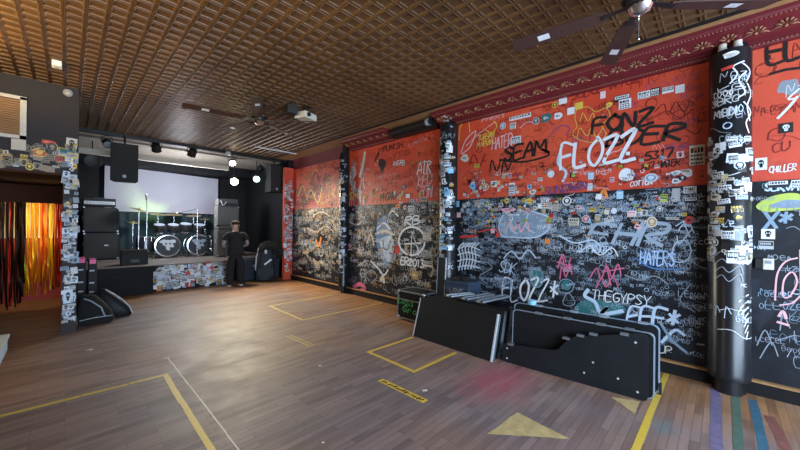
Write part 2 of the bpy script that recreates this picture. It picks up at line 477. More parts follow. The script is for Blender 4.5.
# ---------------- crown cornice with palmettes
def cornice(y0, y1, idx):
    prof = [(4.515, 3.688), (4.515, 3.665), (4.535, 3.66), (4.545, 3.64), (4.575, 3.625), (4.63, 3.61), (4.74, 3.55), (4.80, 3.535), (4.80, 3.52), (4.83, 3.515), (4.845, 3.49), (4.90, 3.485), (4.90, 3.688)]
    mb = MB(); n = len(prof)
    vs = [(x, y, z) for y in (y0, y1) for x, z in prof]
    fs = [(i, (i+1) % n, n+(i+1) % n, n+i) for i in range(n)] + [tuple(range(n))[::-1], tuple(range(n, 2*n))]
    mb.add(vs, fs, 'maroon')
    o = mb.build('trim_%d' % idx, kind='structure')
    orn = MB(); nrm = Vector((-.48, 0, -.88)).normalized(); ey = Vector((-.88, 0, .48)).normalized(); ex = Vector((0, -1, 0))
    k = int((y1-y0)/.19)
    for i in range(k):
        y = y0+(i+.5)*(y1-y0)/k; c = Vector((4.685, y, 3.578))
        for a in range(7):          # fan of petals
            an = radians(-10+a*200/6-0); d = ex*cos(an)+ey*sin(an)
            p = c+d*.02+nrm*.006; q = c+d*.062+nrm*.008
            w = nrm.cross(d)*.012
            orn.add([p-w*.3, p+w*.3, q+w, q+d*.012, q-w, (p+q)/2+nrm*.012], [(0, 1, 5), (1, 2, 5), (2, 3, 5), (3, 4, 5), (4, 0, 5)], 'maroon_gold')
        orn.sphere(c+nrm*.004-ey*.012, .018, 'maroon_gold', 8, 5)
        for sg in (-1, 1):
            orn.path([c+ex*sg*t*.095+ey*(-.035+.03*sin(t*pi))+nrm*.006 for t in (.35, .55, .75, .95)], .006, 'maroon_gold', 5)
    y = y0+.012
    while y < y1:
        orn.sphere((4.556, y, 3.634), .0085, 'maroon_gold', 6, 4); orn.sphere((4.832, y, 3.507), .0085, 'maroon_gold', 6, 4); y += .03
    orn.build('palmette_relief', o, smooth=True, label='worn gold palmettes and beading')
    tag(o, ['dark red cornice with gold palmettes above the near red panel', 'short dark red cornice above the middle red panel', ][idx-2], 'cornice')


cornice(YF, 3.72, 2); cornice(4.98, 6.5, 3)

# black duct in the gap of the cornice
du = thing('air_duct', 'black air duct in the gap of the cornice beside a column', 'duct', (4.74, 4.32, 3.5))
MB().bx(-.02, .155, -.55, .62, -.005, .18, 'black_metal').build('duct_box', du)
MB().tube((-.06, -.5, .1), (-.06, .6, .08), .06, 'black_metal', n=16).tube((-.06, -.45, .1), (-.06, -.38, .1), .068, 'grey', n=16).tube((-.06, .1, .095), (-.06, .16, .095), .066, 'black_metal', n=16).build('duct_pipe', du, smooth=True)

# ---------------- columns
COLS = [('column_near', 4.75, -.045, .158, 3.46), ('column_mid', 4.76, 3.51, .14, 3.47), ('column_far', 4.79, 6.70, .105, 3.45)]
col_label = ['thick black column plastered with stickers nearest the viewer', 'black column with stickers between the middle and near red panels', 'thin black column with pale stickers nearest the stage']
col_obj = []
for (nm, cx, cy, r, zt), lb in zip(COLS, col_label):
    o = thing('column', lb, 'column', (cx, cy, 0), kind='structure')
    MB().lathe([(r-.05, 0), (r-.05, .15), (r+.004, .155), (r+.008, .2), (r, .22), (r, zt-.03), (r-.012, zt)], 'column_paint', n=40).build('shaft', o, smooth=True)
    MB().bx(.02, 4.90-cx, -r*.8, r*.8, 0, ZC-.02, 'stage_black').build('backing', o)
    col_obj.append(o)
pp = MB()
for dy in (.055, -.055):
    pp.tube((-.05, dy, 3.44), (-.05, dy, 3.5), .036, 'silver', n=14).tube((-.05, dy, 3.5), (-.05, dy, 3.545), .032, 'offwhite', n=14).tube((-.05, dy, 3.545), (-.05, dy, 3.66), .03, 'maroon', n=14)
pp.build('conduit', col_obj[0], smooth=True, label='red and silver conduit ends')

# ---------------- left facing wall with the passage opening
YW = 7.0
wl = MB()
wl.bx(XL, .1, YW, YW+.18, 2.39, ZC, 'dark_plaster').bx(-.06, .1, YW, YW+.22, 0, 2.39, 'dark_plaster').bx(XL, -1.6, YW, YW+.18, 0, 2.39, 'dark_plaster')
wlo = wl.build('wall_left', kind='structure'); tag(wlo, 'dark wall with stickered header over the passage to the back', 'wall')
MB().bx(-1.6, -.06, YW+.0, YW+.9, 2.36, 2.39, 'header_soffit').build('soffit', wlo)
w2 = MB().bx(-.06, .1, YW+.22, 13.2, 0, ZC, 'stage_black').build('wall_stage_left', kind='structure'); tag(w2, 'black side wall left of the stage', 'wall')
# passage behind
pw = MB().bx(-1.75, -1.6, YW+.18, 10.5, 0, 2.6, 'stage_black').bx(-1.75, -.06, YW+.9, 10.6, 2.36, 2.45, 'stage_black')
tag(pw.build('wall_passage', kind='structure'), 'dark side wall and ceiling of the passage', 'wall')
pb = MB().bx(-1.75, -.06, 10.5, 10.62, .0, 1.35, 'backroom').bx(-1.75, -.06, 10.5, 10.62, 1.35, 2.4, 'pale_wall').bx(-1.75, -.06, 10.48, 10.5, 1.33, 1.37, 'white')
tag(pb.build('wall_passage_end', kind='structure'), 'red and pale end wall of the lit passage', 'wall')

# ---------------- stage
SZ = .66
stg = MB().bx(1.45, 3.25, 9.85, 13.1, 0, SZ-.03, 'stage_black').bx(.1, 1.45, 9.72, 13.1, 0, SZ-.03, 'stage_black').bx(3.25, 4.75, 10.35, 13.1, 0, SZ-.03, 'stage_black')
sto = stg.build('stage', kind='structure'); tag(sto, 'low black stage with a stickered front below the drum kit', 'stage')
MB().bx(1.42, 3.28, 9.82, 13.1, SZ-.03, SZ, 'stage_floor').bx(.1, 1.42, 9.66, 13.1, SZ-.03, SZ, 'stage_floor').bx(3.28, 4.75, 10.33, 13.1, SZ-.03, SZ, 'stage_floor').build('deck', sto)
lg = MB().bx(.12, 1.43, 9.64, 9.66, SZ-.09, SZ, 'stage_black')
for z in (.14, .34): lg.bx(.12, 1.43, 9.695, 9.72, z, z+.16, 'stage_black')
lg.build('apron', sto, label='dark boards on the stage front')
wbk = MB().bx(.1, 4.9, 13.1, 13.25, 0, ZC, 'stage_black').build('wall_stage_back', kind='structure'); tag(wbk, 'black back wall of the stage', 'wall')
wsr = MB().bx(4.78, 4.95, 9.62, 13.1, 0, ZC, 'stage_black').build('wall_stage_right', kind='structure'); tag(wsr, 'black side wall right of the stage', 'wall')
pil = MB().bx(4.62, 4.90, 9.5, 9.62, 0, 3.42, 'red').build('wall_pilaster', kind='structure'); tag(pil, 'narrow red pilaster with pink stickers at the stage corner', 'wall')
stc = MB().bx(.1, 4.9, YS+.12, 13.1, ZC-.04, ZC+.06, 'stage_ceiling').bx(.1, 4.9, YS, YS+.12, ZC-.075, ZC+.06, 'black_metal').build('ceiling_stage', kind='structure')
tag(stc, 'grey brown ceiling above the stage', 'ceiling')
bm_ = MB().bx(.1, 3.35, 10.5, 10.62, 3.28, 3.40, 'cream').build('trim_4', kind='structure'); tag(bm_, 'pale horizontal beam across the stage ceiling', 'beam')
bt = MB().bx(.1, 4.78, 12.2, 13.1, 3.36, ZC-.04, 'stage_black').build('trim_5', kind='structure'); tag(bt, 'dark lowered ceiling behind the pale beam', 'beam')

# ================================================================== WRITING
def L(*s): return [list(zip(p[::2], p[1::2])) for p in s]


FONT = {
 'A': L((0,0,.35,1,.7,0),(.12,.38,.6,.38)), 'B': L((0,0,0,1,.5,.95,.52,.6,.08,.52,.62,.4,.58,.05,0,0)), 'C': L((.65,.85,.35,1,.05,.7,.05,.3,.35,0,.65,.15)),
 'D': L((0,0,0,1,.45,.9,.65,.5,.45,.08,0,0)), 'E': L((.62,1,0,1,0,0,.62,0),(0,.52,.5,.52)), 'F': L((.62,1,0,1,0,0),(0,.55,.48,.55)),
 'G': L((.62,.85,.35,1,.05,.65,.08,.2,.38,0,.62,.2,.62,.45,.35,.45)), 'H': L((0,0,0,1),(.6,0,.6,1),(0,.5,.6,.5)), 'I': L((.15,0,.15,1)),
 'J': L((.5,1,.5,.2,.28,0,.05,.2)), 'K': L((0,0,0,1),(.6,1,.02,.48,.65,0)), 'L': L((0,1,0,0,.55,0)), 'M': L((0,0,.08,1,.38,.35,.7,1,.78,0)),
 'N': L((0,0,0,1,.6,0,.6,1)), 'O': L((.35,1,.05,.7,.05,.3,.35,0,.65,.3,.65,.7,.35,1)), 'P': L((0,0,0,1,.55,.95,.58,.6,.03,.48)),
 'R': L((0,0,0,1,.55,.95,.58,.62,.05,.5,.62,0)), 'S': L((.6,.85,.3,1,.05,.78,.3,.52,.6,.28,.32,0,.02,.12)), 'T': L((0,1,.66,1),(.33,1,.33,0)),
 'U': L((0,1,0,.3,.3,0,.6,.3,.6,1)), 'V': L((0,1,.32,0,.64,1)), 'W': L((0,1,.18,0,.4,.7,.62,0,.8,1)), 'X': L((0,0,.62,1),(0,1,.62,0)),
 'Y': L((0,1,.32,.5,.64,1),(.32,.5,.3,0)), 'Z': L((0,.95,.62,1,.02,.02,.66,.05)), '0': L((.35,1,.05,.7,.05,.3,.35,0,.65,.3,.65,.7,.35,1)),
 '1': L((.1,.8,.28,1,.28,0)), '2': L((.05,.75,.3,1,.6,.75,.02,.02,.62,.02)), '3': L((.05,.95,.55,.95,.25,.58,.6,.35,.4,0,.03,.1)), '5': L((.6,1,.1,1,.08,.58,.5,.58,.58,.2,.3,0,.02,.1)),
 '7': L((0,1,.62,1,.2,0)), '*': L((.3,.9,.3,.3),(.05,.75,.55,.45),(.05,.45,.55,.75)), 'o': L((.3,.6,.05,.35,.25,0,.5,.2,.45,.5,.3,.6)), 'c': L((.5,.5,.25,.6,.05,.3,.25,0,.5,.1)),
 'u': L((.02,.6,.05,.15,.25,0,.45,.2,.48,.6,.5,0)), 's': L((.45,.55,.2,.6,.1,.42,.42,.2,.25,0,.02,.06)), 'r': L((.05,0,.05,.6),(.05,.35,.25,.6,.42,.5)), ' ': [],
}
ADV = {'M': 1.0, 'W': 1.0, 'I': .4, '1': .55, ' ': .5}


def smooth(pts, k=4):
    if len(pts) < 3: return list(pts)
    out = []
    P = [pts[0]] + list(pts) + [pts[-1]]
    if hypot(pts[0][0]-pts[-1][0], pts[0][1]-pts[-1][1]) < 1e-6: P[0] = pts[-2]; P[-1] = pts[1]
    for i in range(1, len(P)-2):
        a, b, c, d = P[i-1], P[i], P[i+1], P[i+2]
        for j in range(k):
            t = j/k; t2 = t*t; t3 = t2*t
            out.append(tuple(.5*(2*b[q]+(c[q]-a[q])*t+(2*a[q]-5*b[q]+4*c[q]-d[q])*t2+(3*b[q]-a[q]-3*c[q]+d[q])*t3) for q in (0, 1)))
    out.append(tuple(pts[-1])); return out


_lay = [0]; BASE = [.0012]


def ribbon(mb, surf, pts, w, m, lay=None):
    """brush stroke of width w on a surface; surf(s, z, off) -> point"""
    if len(pts) < 2: return
    if lay is None:
        _lay[0] = (_lay[0]+1) % 400; off = BASE[0]+_lay[0]*4e-6
    else: off = lay
    n = len(pts); vs = []
    for i, p in enumerate(pts):
        a = pts[max(i-1, 0)]; b = pts[min(i+1, n-1)]; dx, dy = b[0]-a[0], b[1]-a[1]; l = hypot(dx, dy) or 1
        nx, ny = -dy/l*w/2, dx/l*w/2
        if i == 0: p = (p[0]-dx/l*w*.4, p[1]-dy/l*w*.4)
        if i == n-1: p = (p[0]+dx/l*w*.4, p[1]+dy/l*w*.4)
        vs += [surf(p[0]+nx, p[1]+ny, off), surf(p[0]-nx, p[1]-ny, off)]
    mb.add(vs, [(2*i, 2*i+1, 2*i+3, 2*i+2) for i in range(n-1)], m)


def blob(mb, surf, cx, cz, rx, rz, m, n=22, wob=.12, off=.0010, seed=0):
    rnd = random.Random(seed+int(cx*991)+int(cz*577)); ph = [rnd.uniform(0, 6.28) for _ in range(3)]
    pts = []
    for i in range(n):
        a = 2*pi*i/n; r = 1+wob*(sin(2*a+ph[0])+sin(3*a+ph[1])+.6*sin(5*a+ph[2]))
        pts.append((cx+rx*r*cos(a), cz+rz*r*sin(a)))
    _lay[0] = (_lay[0]+1) % 400; off += _lay[0]*1e-6
    mb.add([surf(x, z, off) for x, z in pts], [tuple(range(n))], m)
    return pts


# surfaces: s runs to the viewer's right
def S_red(s, z, o): return (XR-o, -s, z)
def S_blk(s, z, o): return (XP-o, -s, z)


def S_col(cx, cy, r):
    """s = arc length round the column, 0 facing the room, positive to the viewer's right"""
    def f(s, z, o):
        a = pi + s/r
        return (cx+(r+o)*cos(a), cy+(r+o)*sin(a), z)
    return f


def S_local(f, org):
    """a surface in the local frame of a parent standing at org"""
    return lambda s, z, o: tuple(a-b for a, b in zip(f(s, z, o), org))


def px(u, v, xp=XR):
    """photo measurement -> (s, z) on the right wall"""
    d = _F + _R*((u-400)/FPX) + _U*((225-v)/FPX); t = xp/d.x
    return (-(d.y*t), EYE+d.z*t)


def surf_at(u, v):
    s, z = px(u, v)
    return (S_blk if z < ZB else S_red), px(u, v, XP if z < ZB else XR)


def word(mb, text, surf, p0, p1, h, w, m, slant=.0, jit=.06, gap=.1, lay=None, rnd=random, p0t=None):
    """letters between wall points p0 and p1 (baseline), height h metres"""
    tot = sum(ADV.get(c, .66)+gap for c in text)-gap; lx = hypot(p1[0]-p0[0], p1[1]-p0[1]); ux = ((p1[0]-p0[0])/lx, (p1[1]-p0[1])/lx); k = lx/tot; x = 0
    for c in text:
        a = ADV.get(c, .66)
        for st in FONT.get(c, []):
            q = []
            for (gx, gy) in st:
                gx = (gx + slant*gy + rnd.uniform(-jit, jit)*.6); gy = gy + rnd.uniform(-jit, jit)
                dx = (x+gx)*k
                q.append((p0[0]+ux[0]*dx-ux[1]*gy*h*.0, p0[1]+ux[1]*dx+gy*h))
            ribbon(mb, surf, smooth(q), w*rnd.uniform(.75, 1.15), m, lay)
        x += a+gap


def ptag(text, a, b, hpx, wpx, m, label, parent=None, slant=.1, jit=.065, gap=.1, outline=None):
    """tag measured on the photo: baseline from pixel a to pixel b, cap height hpx, stroke wpx"""
    sf, p0 = surf_at(*a); xp = XP if sf is S_blk else XR
    p1 = px(b[0], b[1], xp); top = px(a[0], a[1]-hpx, xp); h = top[1]-p0[1]; w = wpx*h/hpx
    mb = MB()
    if outline:
        st = random.getstate(); word(mb, text, sf, p0, p1, h, w*1.9, outline, slant, jit, gap); random.setstate(st)
    word(mb, text, sf, p0, p1, h, w, m, slant, jit, gap)
    return mb.build('painted_lettering', parent or wr, label=label)


def pstroke(pts, wpx, m, label, closed=False, k=5, mb=None, sm=True):
    """one brush line through photo points"""
    sf, _ = surf_at(*pts[0]); xp = XP if sf is S_blk else XR
    q = [px(u, v, xp) for u, v in pts]; s2 = px(pts[0][0], pts[0][1]-10, xp); w = wpx*(s2[1]-q[0][1])/10
    own = mb is None; mb = mb or MB()
    ribbon(mb, sf, smooth(q, k) if sm else q, w, m)
    if own: return mb.build('paint_stroke', wr, label=label)


def pfill(pts, m, mb, off=.0009):
    sf, _ = surf_at(*pts[0]); xp = XP if sf is S_blk else XR
    q = smooth([px(u, v, xp) for u, v in pts]+[px(pts[0][0], pts[0][1], xp)], 4)[:-1]
    mb.add([sf(s, z, off) for s, z in q], [tuple(range(len(q)))], m)


def scribble(mb, surf, s, z, h, m, w, n=None, rnd=random):
    """illegible marker tag: a run of made-up strokes"""
    n = n or rnd.randint(2, 6); x = s; rot = rnd.uniform(-.15, .15); kind = rnd.random()
    if kind < .12:      # ring or spiral
        r = h*rnd.uniform(.4, .8); t = rnd.uniform(1, 1.8); a0 = rnd.uniform(0, 6)
        ribbon(mb, surf, [(s+r*(1-.25*i/16)*cos(a0+t*6.28*i/16), z+r*(1-.25*i/16)*sin(a0+t*6.28*i/16)) for i in range(17)], w, m); return
    if kind < .2:       # zigzag
        ribbon(mb, surf, [(s+h*.3*i, z+(i % 2)*h*rnd.uniform(.6, 1.1)) for i in range(rnd.randint(4, 8))], w, m); return
    if kind < .27:      # long flourish
        a = rnd.uniform(-.5, .5); l = h*rnd.uniform(2, 5)
        ribbon(mb, surf, smooth([(s, z), (s+l*.3, z+l*.3*a+h*.3), (s+l*.6, z+l*.6*a-h*.2), (s+l, z+l*a)]), w, m); return
    for i in range(n):
        b = h*rnd.uniform(.45, .75); hh = h*rnd.uniform(.75, 1.15); k = rnd.random()
        P = lambda a, c: (x+a*b, z+(x-s)*rot+c*hh)
        if k < .3: q = [P(0, 0), P(.15, 1), P(.6, .4), P(.9, 1), P(1, 0)][:rnd.randint(3, 5)]
        elif k < .55: q = [P(.8, .9), P(.2, 1), P(.05, .5), P(.3, 0), P(.9, .1)]
        elif k < .75: q = [P(.4, 1), P(0, .5), P(.4, 0), P(.9, .5), P(.4, 1)]
        elif k < .9: q = [P(0, 1), P(.05, 0), P(.8, 0)]
        else: q = [P(0, 1), P(.9, .95), P(.1, .05), P(.95, 0)]
        ribbon(mb, surf, smooth(q, 3), w, m)
        if rnd.random() < .3: ribbon(mb, surf, [P(0, .5), P(.9, .55)], w, m)
        x += b*1.2


def field(surf, s0, s1, z0, z1, n, mats, hr, wr_, parent, label, dens=None, seed=1):
    """a field of small tags nobody could count"""
    rnd = random.Random(seed); mb = MB(); k = 0
    while k < n:
        s = rnd.uniform(s0, s1); z = rnd.uniform(z0, z1)
        if dens and rnd.random() > dens(s, z): continue
        h = rnd.uniform(*hr)*(1 if rnd.random() < .85 else 1.8)
        h = min(h, max(.02, (s1-s)/2.6))
        scribble(mb, surf, s, z, h, rnd.choice(mats), rnd.uniform(*wr_), rnd=rnd); k += 1
    return mb.build('marker_scrawl', parent, kind='stuff', label=label)


# ------------------------------------------------------------------ stickers
STK = ['white', 'white', 'white', 'offwhite', 'offwhite', 'silver', 'ink', 'ink', 'sky', 'yellow', 'scarlet', 'grey', 'orange', 'ice', 'rose', 'lime']


def sticker(mb, surf, s, z, w, h, base, ink, style, rot=0., off=.0056, rnd=random):
    c, sn = cos(rot), sin(rot); _lay[0] = (_lay[0]+1) % 400; off = off+_lay[0]*3e-6
    T = lambda x, y, o: surf(s+x*c-y*sn, z+x*sn+y*c, o)
    nseg = max(1, int(w/.03))

    def quad(x0, y0, x1, y1, m, o):
        vs = []; 
        for i in range(nseg+1):
            x = x0+(x1-x0)*i/nseg; vs += [T(x, y0, o), T(x, y1, o)]
        mb.add(vs, [(2*i, 2*i+2, 2*i+3, 2*i+1) for i in range(nseg)], m)

    def disc(x, y, rx, ry, m, o, n=14): mb.add([T(x+rx*cos(6.2832*i/n), y+ry*sin(6.2832*i/n), o) for i in range(n)], [tuple(range(n))], m)
    o1, o2 = off+.0005, off+.0009
    if style == 'round':
        disc(0, 0, w/2, h/2, base, off); disc(0, 0, w*.38, h*.38, ink, o1); disc(0, h*.06, w*.22, h*.2, base, o2); quad(-w*.14, -h*.25, w*.14, -h*.17, base, o2)
    elif style == 'skull':
        quad(-w/2, -h/2, w/2, h/2, base, off); disc(0, h*.1, w*.25, h*.24, ink, o1); quad(-w*.13, -h*.3, w*.13, -h*.05, ink, o1)
        for q in (-1, 1): disc(q*w*.1, h*.08, w*.06, h*.07, base, o2)
    elif style == 'blob':
        n = 16; ph = rnd.uniform(0, 6); mb.add([T(w/2*cos(6.2832*i/n)*(1+.2*sin(3*6.2832*i/n+ph)), h/2*sin(6.2832*i/n)*(1+.2*sin(2*6.2832*i/n+ph)), off) for i in range(n)], [tuple(range(n))], base)
        disc(-w*.1, 0, w*.16, h*.18, ink, o1, 8); quad(w*.05, -h*.1, w*.25, h*.05, ink, o1)
    elif style == 'plain':
        quad(-w/2, -h/2, w/2, h/2, base, off)
    elif style == 'band':
        quad(-w/2, -h/2, w/2, h/2, base, off); quad(-w*.46, -h*.1, w*.46, h*.4, ink, o1); x = -w*.4
        while x < w*.34:
            d = w*rnd.uniform(.05, .12); quad(x, h*.02, x+d, h*.3, base, o2); x += d+w*.04
    else:               # lines of print
        quad(-w/2, -h/2, w/2, h/2, base, off); y = h*.36; first = True
        while y > -h*.4:
            d = h*(.24 if first else .1); x = -w*.42
            while x < w*.36:
                q = w*rnd.uniform(.08, .2); q = min(q, w*.42-x); quad(x, y-d, x+q, y, ink, o1); x += q+w*.05
            y -= d+h*.09; first = False


def random_stickers(surf, parent, n, s0, s1, z0, z1, size, lim, label_of, seed, pal=None, dens=None, styles=None):
    """n stickers; the largest `lim` become parts, the rest one field"""
    rnd = random.Random(seed); items = []; pal = pal or STK
    while len(items) < n:
        s, z = rnd.uniform(s0, s1), rnd.uniform(z0, z1)
        if dens and rnd.random() > dens(s, z): continue
        w = rnd.uniform(*size); st = rnd.choice(styles or ['lines', 'lines', 'lines', 'band', 'round', 'skull', 'blob', 'plain', 'band'])
        h = w*(rnd.uniform(.4, .9) if st in ('lines', 'band') else rnd.uniform(.8, 1.2)) if rnd.random() < .8 else w*1.3
        b = rnd.choice(pal); k = 'ink' if b not in ('ink', 'grey', 'blue', 'purple') else rnd.choice(['white', 'offwhite', 'yellow'])
        items.append((w*h, s, z, w, h, b, k, st, rnd.uniform(-.15, .15)))
    items.sort(reverse=True); rest = MB()
    for i, (_, s, z, w, h, b, k, st, r) in enumerate(items):
        mb = MB() if i < lim else rest
        sticker(mb, surf, s, z, w, h, b, k, st, r, rnd=rnd)
        if i < lim: mb.build('sticker', parent)
    if rest.v: rest.build('small_sticker', parent, kind='stuff')


def psticker(u, v, w, h, base, ink='ink', style='lines', rot=0., label=None):
    """sticker measured on the photo (pixels)"""
    sf, p = surf_at(u, v); xp = XP if sf is S_blk else XR
    a = px(u-w/2, v, xp); b = px(u+w/2, v, xp); c = px(u, v-h/2, xp); d = px(u, v+h/2, xp)
    r = atan2(b[1]-a[1], b[0]-a[0])
    mb = MB(); sticker(mb, sf, p[0], p[1], hypot(b[0]-a[0], b[1]-a[1]), c[1]-d[1], base, ink, style, rot)
    o = mb.build('sticker', wr)
    if label: o['label'] = label



# ================================================================== GRAFFITI ON THE RIGHT WALL
WHITES = ['white', 'white', 'ice', 'grey', 'silver']
# hazes of tiny tags; blue daylight tint is painted into the near black ones
fd = lambda s, z: (.25+.75*min(1, z/1.2)) if z < 1.3 else 1
field(S_blk, -3.3, -.16, .22, 2.08, 900, ['ice', 'ice', 'ice', 'steelblue', 'steelblue', 'grey', 'grey'], (.02, .06), (.0022, .0042), wr, 'small white and grey marker tags on the near black panel', fd, 11)
field(S_blk, -3.3, -.3, 1.25, 2.12, 260, ['ice', 'white', 'steelblue', 'steelblue', 'grey'], (.02, .065), (.003, .006), wr, 'dense small tags along the top of the near black panel', None, 12)
field(S_blk, -6.6, -3.62, .25, 2.1, 470, ['white', 'offwhite', 'silver', 'grey', 'ochre', 'grey', 'white'], (.03, .10), (.004, .009), wr, 'dense grey white tags tinted cream for warm light on the middle black panel', lambda s, z: .35+.65*min(1, z/1.3), 13)  # cream and ochre put warm light into the colour of these tags
field(S_blk, -9.45, -6.8, .2, 2.1, 420, ['offwhite', 'offwhite', 'ochre', 'grey', 'grey', 'ink'], (.04, .13), (.006, .012), wr, 'dense grey white tags tinted ochre for warm light on the black panel nearest the stage', lambda s, z: .35+.65*min(1, z/1.3), 14)  # ochre stands in for warm lamp light on grey white tags
field(S_blk, .2, 2.2, .3, 2.08, 150, ['ice', 'grey', 'grey', 'steelblue'], (.03, .08), (.003, .006), wr, 'white marker tags on the black panel at the right', None, 15)
field(S_red, -3.3, -.15, 2.18, 2.62, 170, ['white', 'ink', 'rose', 'darkred', 'darkred', 'ink', 'purple', 'ink'], (.02, .065), (.003, .006), wr, 'small tags along the bottom of the near red panel', None, 16)
field(S_red, -3.3, -.15, 2.5, 3.45, 110, ['darkred', 'darkred', 'darkred', 'ink', 'purple', 'darkred'], (.03, .11), (.003, .006), wr, 'thin dark tags on the near red panel', None, 17)
field(S_red, -6.5, -3.7, 2.18, 3.4, 150, ['darkred', 'ink', 'darkred', 'ochre', 'darkred', 'rose'], (.03, .13), (.004, .008), wr, 'thin tags on the middle red panel', lambda s, z: 1 if z < 2.6 else .5, 18)
field(S_red, -9.45, -6.8, 2.16, 3.3, 190, ['ink', 'ink', 'yellow', 'ochre', 'darkred', 'ink', 'darkred'], (.05, .15), (.006, .013), wr, 'black and yellow tags on the red panel nearest the stage', lambda s, z: 1 if z < 2.8 else .35, 19)
field(S_red, .15, 2.2, 2.2, 3.4, 60, ['darkred', 'ink', 'darkred', 'white'], (.04, .12), (.004, .007), wr, 'thin dark tags on the red panel at the right', None, 20)

BASE[0] = .0030
# smeared hazes: buffed, half painted-out patches
mb = MB()
for i, (u, v, rx, rz, c) in enumerate([(640, 196, .33, .10, 'steelblue'), (610, 205, .3, .09, 'steelblue'), (667, 205, .22, .08, 'grey'), (580, 216, .2, .10, 'steelblue'), (475, 215, .2, .16, 'steelblue'), (545, 214, .16, .08, 'grey')]):
    s, z = px(u, v, XP); rnd = random.Random(i)
    for k in range(16):
        a, b = rnd.uniform(-rx, rx), rnd.uniform(-rz, rz); ribbon(mb, S_blk, smooth([(s+a, z+b), (s+a+rnd.uniform(-.1, .1), z+b+rnd.uniform(-.05, .05)), (s+a+rnd.uniform(-.12, .12), z+b+rnd.uniform(-.06, .06))]), rnd.uniform(.004, .010), c)
mb.build('buffed_paint', wr, kind='stuff', label='blue grey smears of buffed paint')

# ---- near red panel
BASE[0] = .0034
BASE[0] = .0044
ptag('FONZ', (592, 133), (652, 124), 14, 3.4, 'ink', 'thick black brushed letters on the red wall', slant=.12)
ptag('BOER', (606, 147), (681, 139), 14, 3.2, 'ink', 'second line of thick black brushed letters', slant=.2)
BASE[0] = .0034
ptag('SEAM', (504, 161), (549, 152), 13, 2.6, 'ink', 'black brushed letters left of the white FLOZZ')
pstroke([(549, 152), (541, 149), (549, 155), (523, 162), (500, 160)], 2, 'ink', 'black underline flourish')
BASE[0] = .005
ptag('FLOZZ', (560, 170), (634, 159), 24, 2.9, 'white', 'large white spray painted FLOZZ on red', slant=.1, outline=None)
BASE[0] = .0034
pstroke([(562, 146), (558, 163), (566, 172), (563, 181)], 2.4, 'ice', 'pale drips left of the white letters')
ptag('HATER', (492, 150), (512, 146), 12, 1.2, 'rose', 'small pale outlined letters')
ptag('TURBAN', (478, 141), (494, 137), 5, .8, 'yellow', 'small yellow handwriting')
ptag('MARVIN', (477, 148), (493, 144), 5, .8, 'yellow', 'second line of small yellow handwriting')
ptag('JUDGE', (572, 101), (604, 91), 8, 1.0, 'darkred', 'thin dark red handwriting high on the wall')
ptag('WICK', (609, 90), (640, 82), 9, 1.0, 'darkred', 'dark red handwriting beside the first', slant=.2)
ptag('5317', (645, 161), (673, 156), 8, 1.5, 'ink', 'black numerals on the red wall')
ptag('A57 HATER', (642, 170), (680, 165), 6, 1.2, 'ink', 'black handwriting under the numerals')
ptag('SUNDWN', (544, 195), (587, 189), 7, 1.1, 'purple', 'purple handwriting along the bottom of the red panel')
ptag('COTTON', (630, 187), (652, 184), 5, .8, 'white', 'white handwriting at the bottom of the red panel')
ptag('HARRY', (482, 122), (505, 117), 5, .7, 'rose', 'faint pale handwriting')
for q, w, c in (([(575, 119), (577, 110), (588, 107), (596, 112), (606, 108), (610, 117), (602, 125), (606, 135), (597, 142), (583, 141), (573, 135), (577, 126), (575, 119)], .6, 'yellow'),
                ([(580, 122), (583, 113), (588, 121), (593, 113), (596, 122), (604, 114)], .6, 'yellow'), ([(577, 138), (580, 128), (587, 136), (592, 127), (596, 137), (603, 128)], .6, 'yellow'),
                ([(461, 153), (466, 140), (476, 131), (470, 147), (462, 154)], 1.2, 'rose'), ([(466, 146), (480, 133), (495, 122)], .8, 'rose'),
                ([(459, 140), (461, 126), (468, 121), (470, 132)], .9, 'yellow'), ([(486, 130), (492, 133), (497, 126), (494, 121)], .9, 'yellow'),
                ([(530, 110), (560, 103), (562, 106)], .8, 'darkred'), ([(548, 138), (560, 126), (570, 128), (566, 135)], .8, 'purple'), ([(655, 112), (664, 104), (668, 115), (676, 102), (684, 112), (690, 101)], .9, 'darkred'),
                ([(650, 120), (667, 111), (680, 118), (694, 108)], .8, 'darkred'), ([(668, 132), (680, 126), (695, 134), (702, 128)], .9, 'darkred'), ([(520, 128), (528, 122), (538, 124)], .8, 'rose'),
                ([(470, 165), (474, 154), (480, 166), (485, 154)], 1.0, 'darkred'), ([(490, 172), (492, 160), (497, 171), (501, 159)], 1.3, 'ink'), ([(502, 172), (504, 161), (508, 170), (512, 160)], 1.4, 'ink')):
    pstroke(q, w, c, {'yellow': 'yellow outline scrawl', 'rose': 'pale pink scrawl', 'darkred': 'dark red scrawl', 'purple': 'purple scrawl', 'ink': 'black letters low on the red panel'}[c])
mb = MB(); pfill([(620, 172), (626, 168), (634, 172), (633, 179), (624, 181), (619, 178)], 'white', mb); mb.build('graffiti_tag', wr, label='white paint blot below the letters FLOZZ')

